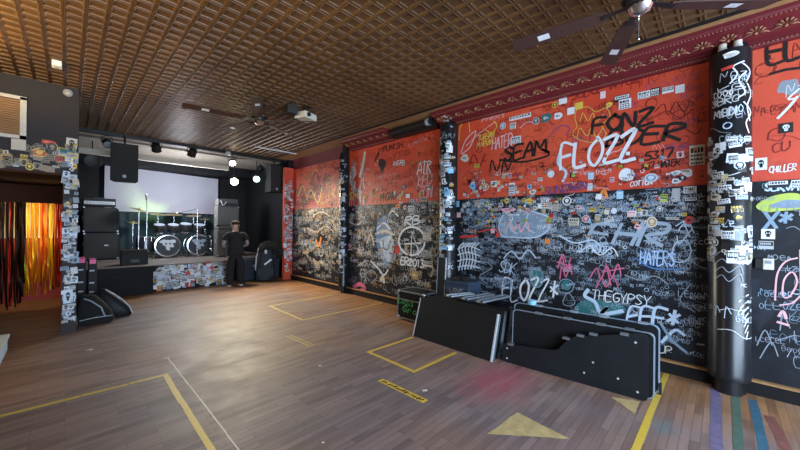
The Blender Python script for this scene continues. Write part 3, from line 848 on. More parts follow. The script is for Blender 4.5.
# ---- red panel right of the near column
ptag('EL', (768, 64), (802, 57), 22, 3.2, 'ink', 'large black brushed letters at the top right', slant=.0, jit=.02)
pstroke([(771, 74), (785, 70), (800, 68)], 2.6, 'ink', 'black underline below the large letters')
pstroke([(799, 89), (788, 99), (797, 98)], 1.6, 'white', 'white crooked line'); pstroke([(797, 97), (789, 107), (778, 118)], 2.2, 'white', 'white painted bar')
mb = MB(); pfill([(777, 92), (781, 82), (790, 80), (797, 79), (799, 86), (799, 93), (789, 95), (783, 93)], 'grey', mb); mb.build('graffiti_tag', wr, label='grey paint patch')
pstroke([(768, 140), (770, 132), (780, 128), (785, 135), (779, 141), (770, 139)], .8, 'darkred', 'thin dark ring drawing')
ptag('CU', (772, 153), (790, 150), 9, .9, 'darkred', 'thin dark handwriting on the right red panel')
ptag('CHILLER', (769, 173), (796, 170), 6, .9, 'white', 'white handwriting at the bottom of the right red panel')

# ---- near black panel
ptag('FLOZZ*', (502, 299), (558, 303), 20, 1.7, 'white', 'large pale FLOZZ painted low on the black panel', slant=.15, outline=None)
ptag('SDK', (499, 272), (515, 275), 11, .9, 'ice', 'pale tag above the low FLOZZ', slant=.3)
ptag('EHR', (588, 243), (664, 246), 19, 3.2, 'paleblue', 'large dull blue brush letters', slant=.25)
ptag('HATERS', (640, 264), (674, 266), 13, 1.0, 'ice', 'pale blue outlined tag', slant=.15, outline='blue')
pstroke([(636, 258), (652, 268), (682, 269)], 1.2, 'blue', 'blue underline'); 
ptag('THEGYPSY', (592, 299), (650, 306), 9, .9, 'white', 'white outlined row of letters', slant=.1)
ptag('EFF*', (627, 325), (678, 331), 19, 2.4, 'ice', 'large pale letters low beside the column', slant=.2, outline=None)
pstroke([(588, 290), (585, 296), (595, 302), (600, 312), (608, 307), (602, 314), (622, 311)], 3.4, 'ice', 'pale blue snaking brush stroke')
pstroke([(662, 342), (675, 330), (684, 335)], 2.6, 'ice', 'pale stroke at lower right'); pstroke([(660, 322), (672, 340), (686, 352)], 2.4, 'steelblue', 'dull slanting stroke')
ptag('UP', (659, 353), (671, 354), 7, .9, 'offwhite', 'small chalked UP near the floor')
mb = MB()
for q in ([(499, 225), (505, 213), (515, 215), (525, 209), (537, 213), (548, 217), (549, 228), (540, 236), (527, 238), (512, 237), (502, 236)],): pfill(q, 'steelblue', mb)
for q, w, c in (([(499, 225), (505, 213), (515, 215), (525, 209), (537, 213), (548, 217), (549, 228), (540, 236), (527, 238), (512, 237), (502, 236), (499, 225)], 1.3, 'ice'), ([(513, 218), (510, 228), (517, 234)], 1.2, 'ice'), ([(528, 214), (526, 226), (534, 233)], 1.2, 'ice'),
                ([(506, 232), (510, 222), (514, 231), (518, 221), (521, 232), (527, 222), (529, 231)], 1.4, 'rose')): pstroke(q, w, c, '', mb=mb)
mb.build('graffiti_tag', wr, label='pale blue bubble letters with a pink scrawl across')
mb = MB()
for q in ([(560, 262), (563, 254), (566, 262)], [(558, 268), (562, 256), (566, 270), (571, 258)], [(560, 279), (562, 266), (566, 277), (570, 264), (572, 274)], [(557, 262), (573, 267)]): pstroke(q, 1.1, 'pink', '', mb=mb)
mb.build('graffiti_tag', wr, label='tall pink tag')
mb = MB()
for q in ([(590, 278), (597, 268), (601, 279), (607, 266), (612, 277), (618, 264), (621, 275)], [(596, 288), (602, 278), (606, 287), (613, 277), (618, 286)], [(602, 272), (624, 268)], [(606, 264), (611, 285)]): pstroke(q, 1.1, 'pink', '', mb=mb)
mb.build('graffiti_tag', wr, label='wide crimson pink tag')
mb = MB(); pfill([(530, 278), (531, 271), (537, 268), (542, 272), (543, 281), (539, 287), (533, 285)], 'teal', mb); pstroke([(530, 278), (531, 271), (537, 268), (542, 272), (543, 281), (539, 287), (533, 285), (530, 278)], 1.0, 'steelblue', '', mb=mb); pstroke([(537, 273), (535, 283)], .8, 'steelblue', '', mb=mb)
mb.build('graffiti_tag', wr, label='teal oval with grey outline')
mb = MB(); pfill([(561, 284), (566, 280), (571, 284), (569, 290), (563, 289)], 'teal', mb); pstroke([(559, 290), (560, 282), (566, 279), (573, 283), (572, 291), (564, 293), (559, 290)], .9, 'steelblue', '', mb=mb); pstroke([(563, 303), (568, 293), (575, 302), (570, 306), (563, 303)], .9, 'grey', '', mb=mb)
mb.build('graffiti_tag', wr, label='smaller teal blob with outlines')
mb = MB(); pfill([(575, 309), (580, 302), (592, 299), (606, 302), (618, 304), (626, 309), (620, 315), (600, 316), (585, 315)], 'teal', mb); mb.build('graffiti_tag', wr, label='teal fill behind the pale brush stroke')
mb = MB()
for i in range(6): pstroke([(459+i*3, 270-i*.4), (461+i*3, 258), (459+i*3.2, 248), (464+i*3, 243)], 1.5, 'ice' if i % 2 else 'white', '', mb=mb)
for i in range(4): pstroke([(458, 249+i*6), (468, 246+i*6.5), (480, 250+i*6)], 1.1, 'white', '', mb=mb)
mb.build('graffiti_tag', wr, label='tall dense block of white strokes')
mb = MB()
for q in ([(678, 231), (684, 224), (692, 228), (686, 236), (679, 244), (677, 236)], [(672, 255), (676, 243), (686, 241), (691, 250), (687, 260), (677, 262), (672, 255)], [(676, 226), (687, 221), (694, 233)], [(683, 221), (690, 237)]): pstroke(q, 1.0, 'ice', '', mb=mb)
mb.build('graffiti_tag', wr, label='thin white looping face drawing beside the column')
for q, w, c, lb in (([(478, 232), (496, 229), (500, 236)], 1.4, 'scarlet', 'red dash'), ([(461, 237), (476, 236)], 2.4, 'scarlet', 'short red bar'), ([(600, 197), (604, 190), (607, 197)], 2.6, 'orange', 'small orange mark'),
                    ([(560, 236), (575, 243), (592, 240), (600, 246)], 1.4, 'ice', 'pale looping line'), ([(487, 284), (480, 276), (492, 268), (487, 262)], 1.0, 'grey', 'grey looping line'),
                    ([(504, 258), (512, 251), (520, 259), (528, 250), (536, 258)], 1.2, 'ice', 'pale zigzag tag'), ([(580, 252), (590, 246), (600, 255), (612, 248), (618, 256)], 1.1, 'white', 'white looping tag'),
                    ([(625, 275), (640, 280), (655, 276), (668, 284)], 1.0, 'grey', 'thin grey tag'), ([(690, 285), (680, 300), (695, 312)], .9, 'grey', 'thin grey scratch')):
    pstroke(q, w, c, lb)
ptag('SLIPKNOTS', (578, 251), (612, 254), 7, 1.0, 'ice', 'pale handwriting under the dull blue letters')
ptag('3EK', (500, 287), (515, 289), 9, 1.3, 'steelblue', 'dull blue tag')

# ---- black panel right of the near column
mb = MB()
for q in ([(775, 300), (777, 275), (785, 262), (797, 258)], [(780, 305), (792, 303), (800, 296)], [(783, 296), (784, 280), (792, 272), (797, 282), (790, 296), (783, 296)], [(800, 250), (801, 300)]): pstroke(q, 1.3, 'rose', '', mb=mb)
mb.build('graffiti_tag', wr, label='pale pink bubble letters at the right edge')
mb = MB(); pfill([(756, 206), (770, 197), (790, 193), (803, 196), (803, 208), (780, 211), (765, 212)], 'lime', mb); pfill([(770, 206), (785, 200), (803, 201), (803, 207), (782, 208)], 'steelblue', mb, .0012); mb.build('graffiti_tag', wr, label='olive green painted swoosh')
ptag('X*', (764, 228), (792, 227), 15, 2.6, 'steelblue', 'dull blue cross and star', slant=.1)
ptag('SERVA', (765, 191), (798, 190), 8, 1.7, 'ice', 'pale block letters below the red panel')
mb = MB()
for q in ([(757, 345), (765, 330), (772, 345)], [(760, 358), (771, 342), (778, 356)], [(780, 330), (783, 315), (790, 328)], [(778, 340), (795, 335)]): pstroke(q, .9, 'grey', '', mb=mb)
mb.build('graffiti_tag', wr, label='thin grey scratches low at the right')
mb = MB()
for q in ([(779, 316), (783, 311), (786, 318)], [(778, 322), (788, 325)]): pstroke(q, 2.2, 'rose', '', mb=mb)
mb.build('graffiti_tag', wr, label='small pale pink mark')

# ---- middle panels
mb = MB()
pstroke([(412+13*cos(t*.393), 241+14*sin(t*.393)) for t in range(17)], 2.2, 'white', '', mb=mb); pstroke([(411, 254), (412, 232), (419, 252)], 1.6, 'white', '', mb=mb, sm=False); pstroke([(405, 244), (421, 243)], 1.4, 'white', '', mb=mb)
mb.build('graffiti_tag', wr, label='white circled A')
ptag('RB', (405, 225), (419, 224), 8, 1.7, 'white', 'white letters above the circled A'); ptag('ER2013', (401, 264), (424, 268), 7, 1.5, 'white', 'white date below the circled A')
mb = MB(); pfill([(376, 240), (378, 222), (386, 216), (389, 225), (394, 236), (394, 252), (387, 266), (380, 255)], 'cobalt', mb); pfill([(380, 244), (382, 238), (392, 236), (394, 246), (389, 262), (384, 255)], 'ice', mb, .0013)
for q, w, c in (([(383, 240), (384, 248), (388, 249), (390, 241)], .9, 'ink'), ([(376, 234), (385, 231), (394, 235)], 2.6, 'offwhite'), ([(377, 229), (384, 223), (390, 229)], 1.8, 'white'), ([(376, 240), (378, 222), (386, 215)], 1.2, 'blue')): pstroke(q, w, c, '', mb=mb)
mb.build('graffiti_tag', wr, label='blue and white face figure')
for q, w, c, lb in (([(396, 253), (397, 246), (399, 252)], 3, 'scarlet', 'red brush mark'), ([(354, 287), (360, 284), (365, 288), (362, 290)], 4, 'pink', 'pink paint blot near the floor'), ([(348, 250), (356, 248), (362, 255)], 1.2, 'offwhite', 'cream stroke'),
                    ([(371, 261), (378, 268), (384, 275), (388, 270)], 1.5, 'white', 'white zigzag'), ([(370, 281), (366, 275), (372, 270), (377, 277), (371, 283)], 1.1, 'grey', 'grey ringed star'), ([(367, 243), (371, 234), (374, 245)], 1.6, 'offwhite', 'cream blot'),
                    ([(356, 236), (360, 230), (365, 236)], 1.6, 'ochre', 'ochre blot'), ([(350, 222), (357, 225), (362, 221)], 1.1, 'offwhite', 'cream curve'), ([(381, 280), (383, 276), (384, 282)], 3.4, 'offwhite', 'cream dab'), ([(389, 215), (393, 211), (398, 216)], 1.6, 'white', 'white arc'),
                    ([(424, 262), (433, 268), (431, 276)], 2.4, 'silver', 'grey curve')): pstroke(q, w, c, lb)
mb = MB(); rnd = random.Random(5)
for i in range(26):
    u = 350+rnd.uniform(0, 14); v = rnd.uniform(158, 200); pstroke([(u, v), (u+rnd.uniform(-1.5, 1.5), v+6), (u+rnd.uniform(-2, 2), v+rnd.uniform(8, 15))], rnd.uniform(.8, 2.2), rnd.choice(['silver', 'offwhite', 'grey', 'rose']), '', mb=mb)
pstroke([(365, 153), (363, 165), (360, 176)], 3.4, 'offwhite', '', mb=mb)
mb.build('graffiti_tag', wr, label='grey and white paint drips on the middle red panel')
mb = MB(); pfill([(378, 163), (380, 159), (385, 160), (386, 165), (384, 169), (382.5, 174), (380.5, 169)], 'ink', mb); mb.build('graffiti_tag', wr, label='black skull shape on the middle red panel')
for i, (tx, v) in enumerate((('ATR', 174), ('KEB', 187), ('OLN', 200))): ptag(tx, (417+i, v), (431+i*.5, v-3), 10, 1.2, ('white', 'rose', 'rose')[i], 'pale tag in a tall stack on the middle red panel', slant=.2, jit=.12)
ptag('PUNISH', (383, 152), (403, 147), 5, .9, 'ink', 'black handwriting high on the middle red panel'); ptag('AIEA', (393, 166), (402, 164), 4, .8, 'white', 'small white handwriting'); BASE[0] = .0034
ptag('SEAM', (375, 163), (379, 155), 4, .9, 'ink', 'small black tag by the skull')
ptag('SIR', (349, 199), (359, 198), 6, 1.6, 'yellow', 'yellow letters low on the middle red panel'); ptag('MONO', (380, 201), (396, 199), 7, 1.2, 'ink', 'dark letters low on the middle red panel')
# ---- panel nearest the stage
for q, w, c, lb in (([(312, 185), (316, 172), (322, 190), (326, 173)], 1.2, 'ink', 'black tag'), ([(307, 200), (311, 190), (318, 203), (322, 188)], 1.5, 'yellow', 'yellow tag'), ([(298, 196), (303, 186), (307, 197)], 1.4, 'yellow', 'small yellow tag'),
                    ([(303, 247), (307, 240), (312, 249), (316, 242)], 2.2, 'steelblue', 'dull blue blot'), ([(314, 215), (322, 212), (330, 216)], .9, 'offwhite', 'cream row'), ([(316, 240), (319, 246), (321, 238)], 2.4, 'orange', 'orange blot'), ([(308, 228), (317, 232), (325, 226), (333, 231)], .8, 'offwhite', 'cream wave')): pstroke(q, w, c, lb)

# ---- stickers on the wall, the ones the photo shows clearly
for a in ((622, 98, 15, 6, 'ink', 'white', 'band', 0), (625, 104, 12, 10, 'white', 'ink', 'lines', 0), (644, 95, 12, 7, 'white', 'ink', 'lines', 0), (655, 92, 9, 8, 'ink', 'white', 'lines', 0), (668, 90, 11, 6, 'white', 'ink', 'band', 0), (680, 89, 9, 8, 'white', 'grey', 'plain', 0),
          (697, 155, 15, 20, 'offwhite', 'ink', 'lines', 0), (520, 117, 21, 4, 'white', 'ink', 'band', 0), (513, 126, 6, 6, 'white', 'ink', 'lines', 0), (503, 126, 6, 7, 'ice', 'grey', 'round', 0), (536, 121, 7, 7, 'silver', 'ink', 'round', 0), (546, 118, 10, 10, 'teal', 'silver', 'blob', 0),
          (558, 116, 8, 8, 'white', 'grey', 'blob', 0), (563, 100, 8, 8, 'white', 'ice', 'plain', 0), (555, 105, 6, 6, 'yellow', 'ink', 'round', 0), (579, 106, 8, 7, 'yellow', 'ink', 'plain', 0), (571, 111, 7, 7, 'white', 'ink', 'plain', 0), (603, 95, 5, 7, 'white', 'rose', 'lines', 0),
          (609, 105, 6, 6, 'yellow', 'ochre', 'blob', 0), (594, 87, 4, 4, 'blue', 'white', 'round', 0), (551, 174, 7, 7, 'white', 'ice', 'round', 0), (573, 175, 6, 5, 'ink', 'white', 'skull', 0), (591, 176, 6, 7, 'sky', 'white', 'lines', 0), (651, 178, 14, 9, 'ice', 'grey', 'round', 0),
          (676, 173, 10, 5, 'white', 'ink', 'blob', 0), (688, 173, 10, 7, 'white', 'offwhite', 'blob', 0), (676, 181, 9, 6, 'white', 'ink', 'blob', 0), (690, 190, 13, 7, 'white', 'ink', 'lines', 0), (691, 200, 13, 6, 'ink', 'white', 'band', 0), (676, 195, 8, 13, 'silver', 'grey', 'plain', 0),
          (620, 195, 7, 8, 'sky', 'white', 'lines', 0), (632, 214, 9, 6, 'white', 'scarlet', 'lines', 0), (640, 214, 6, 6, 'ink', 'white', 'lines', 0), (652, 222, 11, 11, 'offwhite', 'ochre', 'round', 0), (671, 219, 11, 5, 'ink', 'white', 'band', 0), (614, 211, 6, 6, 'white', 'ice', 'round', 0),
          (598, 219, 5, 7, 'ink', 'yellow', 'lines', 0), (609, 220, 9, 5, 'white', 'ink', 'lines', 0.2), (586, 219, 8, 8, 'silver', 'scarlet', 'round', 0), (636, 205, 4, 4, 'lime', 'ink', 'round', 0), (567, 201, 9, 9, 'white', 'ink', 'round', 0), (574, 222, 10, 8, 'offwhite', 'ink', 'lines', 0),
          (555, 206, 7, 10, 'offwhite', 'ink', 'lines', 0), (545, 203, 9, 12, 'grey', 'white', 'lines', 0), (529, 201, 9, 5, 'yellow', 'orange', 'blob', 0), (508, 210, 14, 5, 'rose', 'pink', 'blob', 0), (498, 235, 4, 4, 'scarlet', 'white', 'plain', 0), (468, 204, 5, 5, 'white', 'ink', 'round', 0),
          (457, 204, 5, 6, 'sky', 'ink', 'plain', 0), (478, 203, 6, 5, 'offwhite', 'ink', 'lines', 0), (491, 207, 5, 6, 'white', 'ink', 'lines', 0), (483, 213, 5, 5, 'silver', 'ink', 'round', 0), (459, 215, 4, 5, 'rose', 'ink', 'plain', 0), (512, 189, 6, 12, 'white', 'ink', 'lines', 0),
          (486, 187, 6, 7, 'offwhite', 'scarlet', 'round', 0), (494, 184, 6, 6, 'white', 'ink', 'skull', 0), (473, 186, 6, 7, 'sky', 'blue', 'blob', 0), (533, 192, 7, 5, 'offwhite', 'ink', 'blob', 0), (590, 187, 5, 7, 'white', 'grey', 'lines', 0), (465, 158, 8, 7, 'offwhite', 'grey', 'blob', 0),
          (516, 140, 10, 7, 'white', 'ink', 'lines', 0), (477, 166, 5, 4, 'yellow', 'ink', 'lines', 0), (786, 128, 14, 10, 'ink', 'white', 'skull', 0), (761, 164, 12, 12, 'white', 'ink', 'skull', 0), (778, 184, 21, 7, 'ink', 'white', 'band', 0), (768, 234, 14, 10, 'white', 'ink', 'skull', 0),
          (766, 245, 15, 8, 'silver', 'ink', 'band', 0), (797, 184, 12, 8, 'white', 'ink', 'lines', 0), (411, 209, 6, 6, 'white', 'ink', 'lines', 0), (424, 201, 6, 8, 'silver', 'ink', 'lines', 0), (412, 202, 5, 6, 'sky', 'ink', 'round', 0), (408, 196, 4, 4, 'white', 'ink', 'plain', 0),
          (426, 254, 9, 5, 'silver', 'ink', 'lines', 0), (428, 264, 10, 6, 'white', 'ink', 'band', 0), (427, 236, 8, 7, 'offwhite', 'grey', 'lines', 0), (403, 163, 4, 6, 'white', 'ink', 'round', 0), (415, 275, 9, 8, 'ochre', 'offwhite', 'blob', 0), (398, 206, 5, 5, 'orange', 'ink', 'blob', 0)):
    psticker(*a[:7], rot=a[7])
# the rest, thickest around the edge of the two colours
edge = lambda s, z: math.exp(-((z-2.12)/.28)**2)
random_stickers(S_blk, wr, 120, -3.3, -.25, 1.45, 2.1, (.03, .075), 0, None, 31, dens=lambda s, z: math.exp(-((z-2.05)/.3)**2))
random_stickers(S_red, wr, 60, -3.3, -.2, 2.18, 2.6, (.03, .07), 0, None, 32)
random_stickers(S_blk, wr, 70, -6.55, -3.65, 1.0, 2.1, (.04, .1), 0, None, 33, ['offwhite', 'offwhite', 'silver', 'ochre', 'ink', 'rose', 'grey', 'white'])
random_stickers(S_red, wr, 30, -6.5, -3.65, 2.17, 2.5, (.04, .08), 0, None, 34)
random_stickers(S_blk, wr, 70, -9.4, -6.85, .9, 2.1, (.04, .09), 0, None, 35, ['offwhite', 'ochre', 'offwhite', 'grey', 'ink', 'ochre'])
random_stickers(S_red, wr, 26, -9.4, -6.85, 2.17, 2.6, (.04, .09), 0, None, 36, ['offwhite', 'yellow', 'ochre', 'ink', 'scarlet'])

# ---- stickers and tags on the columns
for (nm, cx, cy, r, zt), o, spec in zip(COLS, col_obj, ((95, 1.35, 2.6, (.05, .10), 70, 34, ['white', 'white', 'offwhite', 'silver', 'ink', 'ice', 'silver', 'grey', 'ice', 'white', 'ink']), (110, 1.1, 3.2, (.05, .11), 60, 40, ['white', 'white', 'ice', 'silver', 'ink', 'white', 'sky']), (70, .5, 3.0, (.05, .1), 40, 30, ['white', 'ice', 'silver', 'white', 'ink', 'offwhite']))):
    sf = S_local(S_col(cx, cy, r), (cx, cy, 0)); n, z0, z1, sz, lim, ns, pal = spec
    random_stickers(sf, o, n, -r*1.35, r*1.35, z0, z1, sz, lim, None, 41+n, pal)
    field(sf, -r*1.2, r*1.2, .5, z1+.6, ns, ['white', 'ice', 'silver', 'grey'], (.03, .09), (.004, .009), o, 'white marker tags on the column', None, 51+n)
cx, cy, r = COLS[0][1:4]; sf = S_local(S_col(cx, cy, r), (cx, cy, 0))
for i, (s, z, t, h) in enumerate(((-.12, 2.78, 'MBDL', .07), (-.14, 2.9, 'SBRG', .07), (-.09, 3.02, 'KB', .06))):
    mb = MB(); word(mb, t, sf, (s, z), (s+.2, z+.01), h, .011, 'silver', jit=.08); mb.build('graffiti_tag', col_obj[0], label='grey scrawled letters on the column')
mb = MB()
for q in ([(.10, 3.30), (.02, 3.26), (.05, 3.18), (.0, 3.1)], [(.12, 3.2), (.06, 3.12), (.11, 3.0), (.06, 2.95)], [(.13, 3.08), (.17, 2.98), (.13, 2.86), (.16, 2.72)], [(.09, 3.28), (.16, 3.2), (.12, 3.1)], [(.1, 2.9), (.17, 2.8), (.12, 2.7), (.15, 2.6)]):
    ribbon(mb, sf, smooth([(a, b) for a, b in q]), .012, 'white')
mb.build('graffiti_tag', col_obj[0], label='jagged white lettering down the column')
mb = MB()
for i in range(7): ribbon(mb, sf, [(.07+.01*i, .95-.06*i), (.15, 1.02-.06*i)], .012, 'offwhite')
for i in range(4): ribbon(mb, sf, smooth([(-.1, 1.15+i*.08), (-.05, 1.2+i*.08), (0, 1.14+i*.09), (.07, 1.22+i*.08), (.1, 1.15+i*.08)]), .008, 'grey')
mb.build('graffiti_tag', col_obj[0], label='white slashes low on the column')
mb = MB(); sticker(mb, sf, -.02, 3.26, .085, .03, 'scarlet', 'white', 'plain', .15); mb.build('sticker', col_obj[0], label='red sticker high on the column')
mb = MB(); sticker(mb, sf, .0, 3.385, .11, .07, 'white', 'offwhite', 'blob', 0); mb.build('sticker', col_obj[0], label='torn white paper at the top of the column')
# wall socket box beside the near column
ob = thing('outlet_box', 'small beige electrical box on the black wall beside the near column', 'electrical box', (XP, -.319, 1.315))
MB().box((-.02, 0, 0), (.04, .075, .11), 'offwhite', None, .006).box((-.042, 0, .02), (.006, .04, .03), 'grey').build('case', ob); MB().box((-.015, .065, 0), (.03, .05, .1), 'ink', None, .004).build('bracket', ob)

# ---- stickers on the left wall
def S_fy(y): return lambda s, z, o: (s, y-o, z)


def S_px(x): return lambda s, z, o: (x+o, s, z)


hdr = S_fy(YW); PALE = ['khaki', 'khaki', 'offwhite', 'khaki', 'grey', 'khaki', 'silver', 'scarlet', 'ink', 'khaki', 'yellow', 'ochre', 'khaki']
random_stickers(hdr, wlo, 90, -1.25, .06, 2.42, 2.62, (.05, .10), 40, None, 61, PALE)
random_stickers(hdr, wlo, 26, -.5, .08, 2.6, 2.86, (.05, .13), 20, None, 62, PALE)
random_stickers(hdr, wlo, 110, -.04, .085, .15, 2.4, (.04, .09), 40, None, 63, ['ice', 'silver', 'grey', 'grey', 'steelblue', 'ink', 'ice', 'steelblue', 'silver'], None, ['plain', 'lines', 'band', 'skull', 'plain'])
for a in ((-.22, 2.83, .14, .07, 'scarlet', 'orange', 'blob'), (-.3, 2.66, .17, .12, 'yellow', 'scarlet', 'round'), (-.03, 2.62, .15, .22, 'white', 'grey', 'lines'), (-.02, 2.72, .16, .07, 'teal', 'ice', 'plain'), (.01, .55, .1, .2, 'ice', 'ink', 'skull')):
    mb = MB(); sticker(mb, hdr, *a); mb.build('sticker', wlo)

# ---- stickers on the stage front and pilaster
stf = S_fy(9.85)
for x in [i*.09 for i in range(21)]:
    pass
random_stickers(stf, sto, 380, 1.49, 3.21, .06, .6, (.07, .13), 95, None, 71, ['white', 'white', 'offwhite', 'silver', 'ice', 'grey', 'white', 'ink', 'white', 'silver', 'ice', 'grey', 'offwhite', 'white', 'silver', 'scarlet'], None, ['plain', 'plain', 'plain', 'lines', 'band'])
random_stickers(S_fy(9.5), pil, 130, 4.64, 4.88, .2, 3.0, (.06, .12), 40, None, 72, ['rose', 'white', 'white', 'rose', 'scarlet', 'offwhite', 'white'])

# ================================================================== FLOOR MARKINGS
def fp(u, v):
    d = _F + _R*((u-400)/FPX) + _U*((225-v)/FPX); t = -EYE/d.z
    return (d.x*t, d.y*t)


def strip(mb, a, b, w, m, z=.0012, h=.0008):
    a, b = Vector((*a, 0)), Vector((*b, 0)); d = (b-a); n = Vector((-d.y, d.x, 0)).normalized()*w/2
    P = [a+n, a-n, b-n, b+n]
    mb.add([(p.x, p.y, z-h) for p in P]+[(p.x, p.y, z) for p in P], [(4, 5, 6, 7), (0, 1, 5, 4), (1, 2, 6, 5), (2, 3, 7, 6), (3, 0, 4, 7)], m)


def ragged(mb, a, b, w, m, seed, z=.0012):
    """worn tape: pieces with nicks and gaps"""
    rnd = random.Random(seed); a, b = Vector(a), Vector(b); L_ = (b-a).length; t = 0
    while t < 1:
        d = min(rnd.uniform(.08, .4)/L_, 1-t); e = rnd.uniform(-.0025, .0025)
        p, q = a.lerp(b, t), a.lerp(b, t+d*rnd.uniform(.985, 1.004) if t+d < 1 else 1)
        strip(mb, (p.x+e, p.y+e), (q.x+e, q.y+e), w*rnd.uniform(.9, 1.03), m, z); t += d


def tape(label, segs, w=.05, m='tape', seed=1):
    mb = MB(); vs = [p for s in segs for p in s]
    for i, (a, b) in enumerate(segs): ragged(mb, a, b, w, m, seed+i, .0012+.0003*i)
    return tag(mb.build('floor_tape'), label, 'tape', None)


tape('yellow tape corner on the floorboards at lower left', [((.765, 4.36), (.75, 1.6)), ((-1.6, 4.42), (.79, 4.345))], .05, 'tape', 1)
tape('yellow tape box on the floor beside the leaning black deck', [((2.785, 3.33), (2.785, 2.475)), ((2.76, 3.305), (3.63, 3.288)), ((2.76, 2.5), (3.60, 2.495))], .05, 'tape', 5)
tape('thin yellow tape box on the floor near the thin column', [((2.90, 5.235), (2.915, 6.61)), ((2.88, 5.235), (4.76, 5.225)), ((2.90, 6.59), (4.45, 6.63))], .045, 'tape_old', 9)
tape('straight yellow tape line running to the graffiti wall below the near column', [((2.0, .462), (4.82, .455))], .055, 'tape', 14)
tape('short double strip of old yellow tape in mid floor', [((2.30, 4.64), (2.345, 4.03)), ((2.36, 4.64), (2.405, 4.03))], .022, 'tape_old', 20)
mb = MB(); strip(mb, (2.375, 2.62), (2.388, 1.99), .078, 'tape'); 
rnd = random.Random(3)
for i in range(14):
    y = 2.57-i*.04; strip(mb, (2.36+rnd.uniform(-.012, .012), y), (2.395+rnd.uniform(-.012, .012), y-rnd.uniform(.01, .03)), rnd.uniform(.012, .024), 'ink', .0024)
tag(mb.build('caution_tape'), 'short yellow strip with black print stuck in mid floor', 'tape')
mb = MB(); ragged(mb, (.883, 4.87), (.90, 2.2), .012, 'offwhite', 31); strip(mb, (.84, 4.88), (.90, 4.87), .02, 'offwhite', .0025)
tag(mb.build('floor_strip'), 'long thin pale strip on the floor beside the yellow corner', 'strip')


def tri(pts, m, label):
    mb = MB(); rnd = random.Random(8); P = []
    for i in range(3):
        a, b = Vector(pts[i]), Vector(pts[(i+1) % 3])
        for k in range(8):
            p = a.lerp(b, k/8); P.append((p.x+rnd.uniform(-.006, .006), p.y+rnd.uniform(-.006, .006)))
    mb.add([(x, y, .001) for x, y in P], [tuple(range(24))], m)
    for k in range(7):
        c = Vector(pts[0])*.4+Vector(pts[1])*.3+Vector(pts[2])*.3; q = c+Vector((rnd.uniform(-.1, .1), rnd.uniform(-.12, .12))); strip(mb, q, (q.x+rnd.uniform(-.05, .05), q.y+rnd.uniform(-.05, .05)), .006, 'ochre', .0018)
    o = mb.build('painted_triangle', fl, label=label)


M['tri'] = mat('faded_yellow_floor_paint', (.46, .36, .17), .55, 0, .4, 12)
tri([(2.373, 1.331), (2.841, 1.307), (2.777, .847)], 'tri', 'faded yellow painted triangle'); tri([(3.76, .77), (3.567, .553), (3.86, .555)], 'tri', 'smaller faded yellow triangle')
for (a, b, w, c, lb) in (((715, 388), (716.8, 455), .075, (.15, .125, .22), 'faded purple stripe'), ((735, 392), (740, 458), .06, (.075, .13, .10), 'faded green stripe'), ((752.5, 400), (766, 458), .065, (.04, .12, .18), 'blue stripe'), ((769, 416), (790, 456), .07, (.20, .075, .06), 'red stripe')):
    mm = mat('floor_paint_'+lb.replace(' ', '_'), c, .55, 0, .45, 16); M[lb] = mm; mb = MB(); ragged(mb, fp(*a), fp(*b), w, lb, 3, .001); mb.build('painted_stripe', fl, label=lb)
for (u, v, s, lb) in ((320, 366, .035, 'small torn scrap of white paper in mid floor'), (425, 391, .05, 'white paper scrap beside the printed yellow strip'), (90, 350, .06, 'white paper scrap on the floor at left'), (323, 443, .02, 'tiny white scrap near the lower edge of the floor')):
    x, y = fp(u, v); mb = MB(); rnd = random.Random(u)
    mb.add([(s*rnd.uniform(.7, 1)*cos(t)*(1.0 if i % 2 else .55), s*rnd.uniform(.3, .6)*sin(t), .002+.004*rnd.random()) for i, t in enumerate([k*pi/4 for k in range(8)])], [tuple(range(8))], 'paper')
    o = mb.build('paper_scrap'); o.location = (x, y, 0); o.rotation_euler = (0, 0, -.5); tag(o, lb, 'litter')

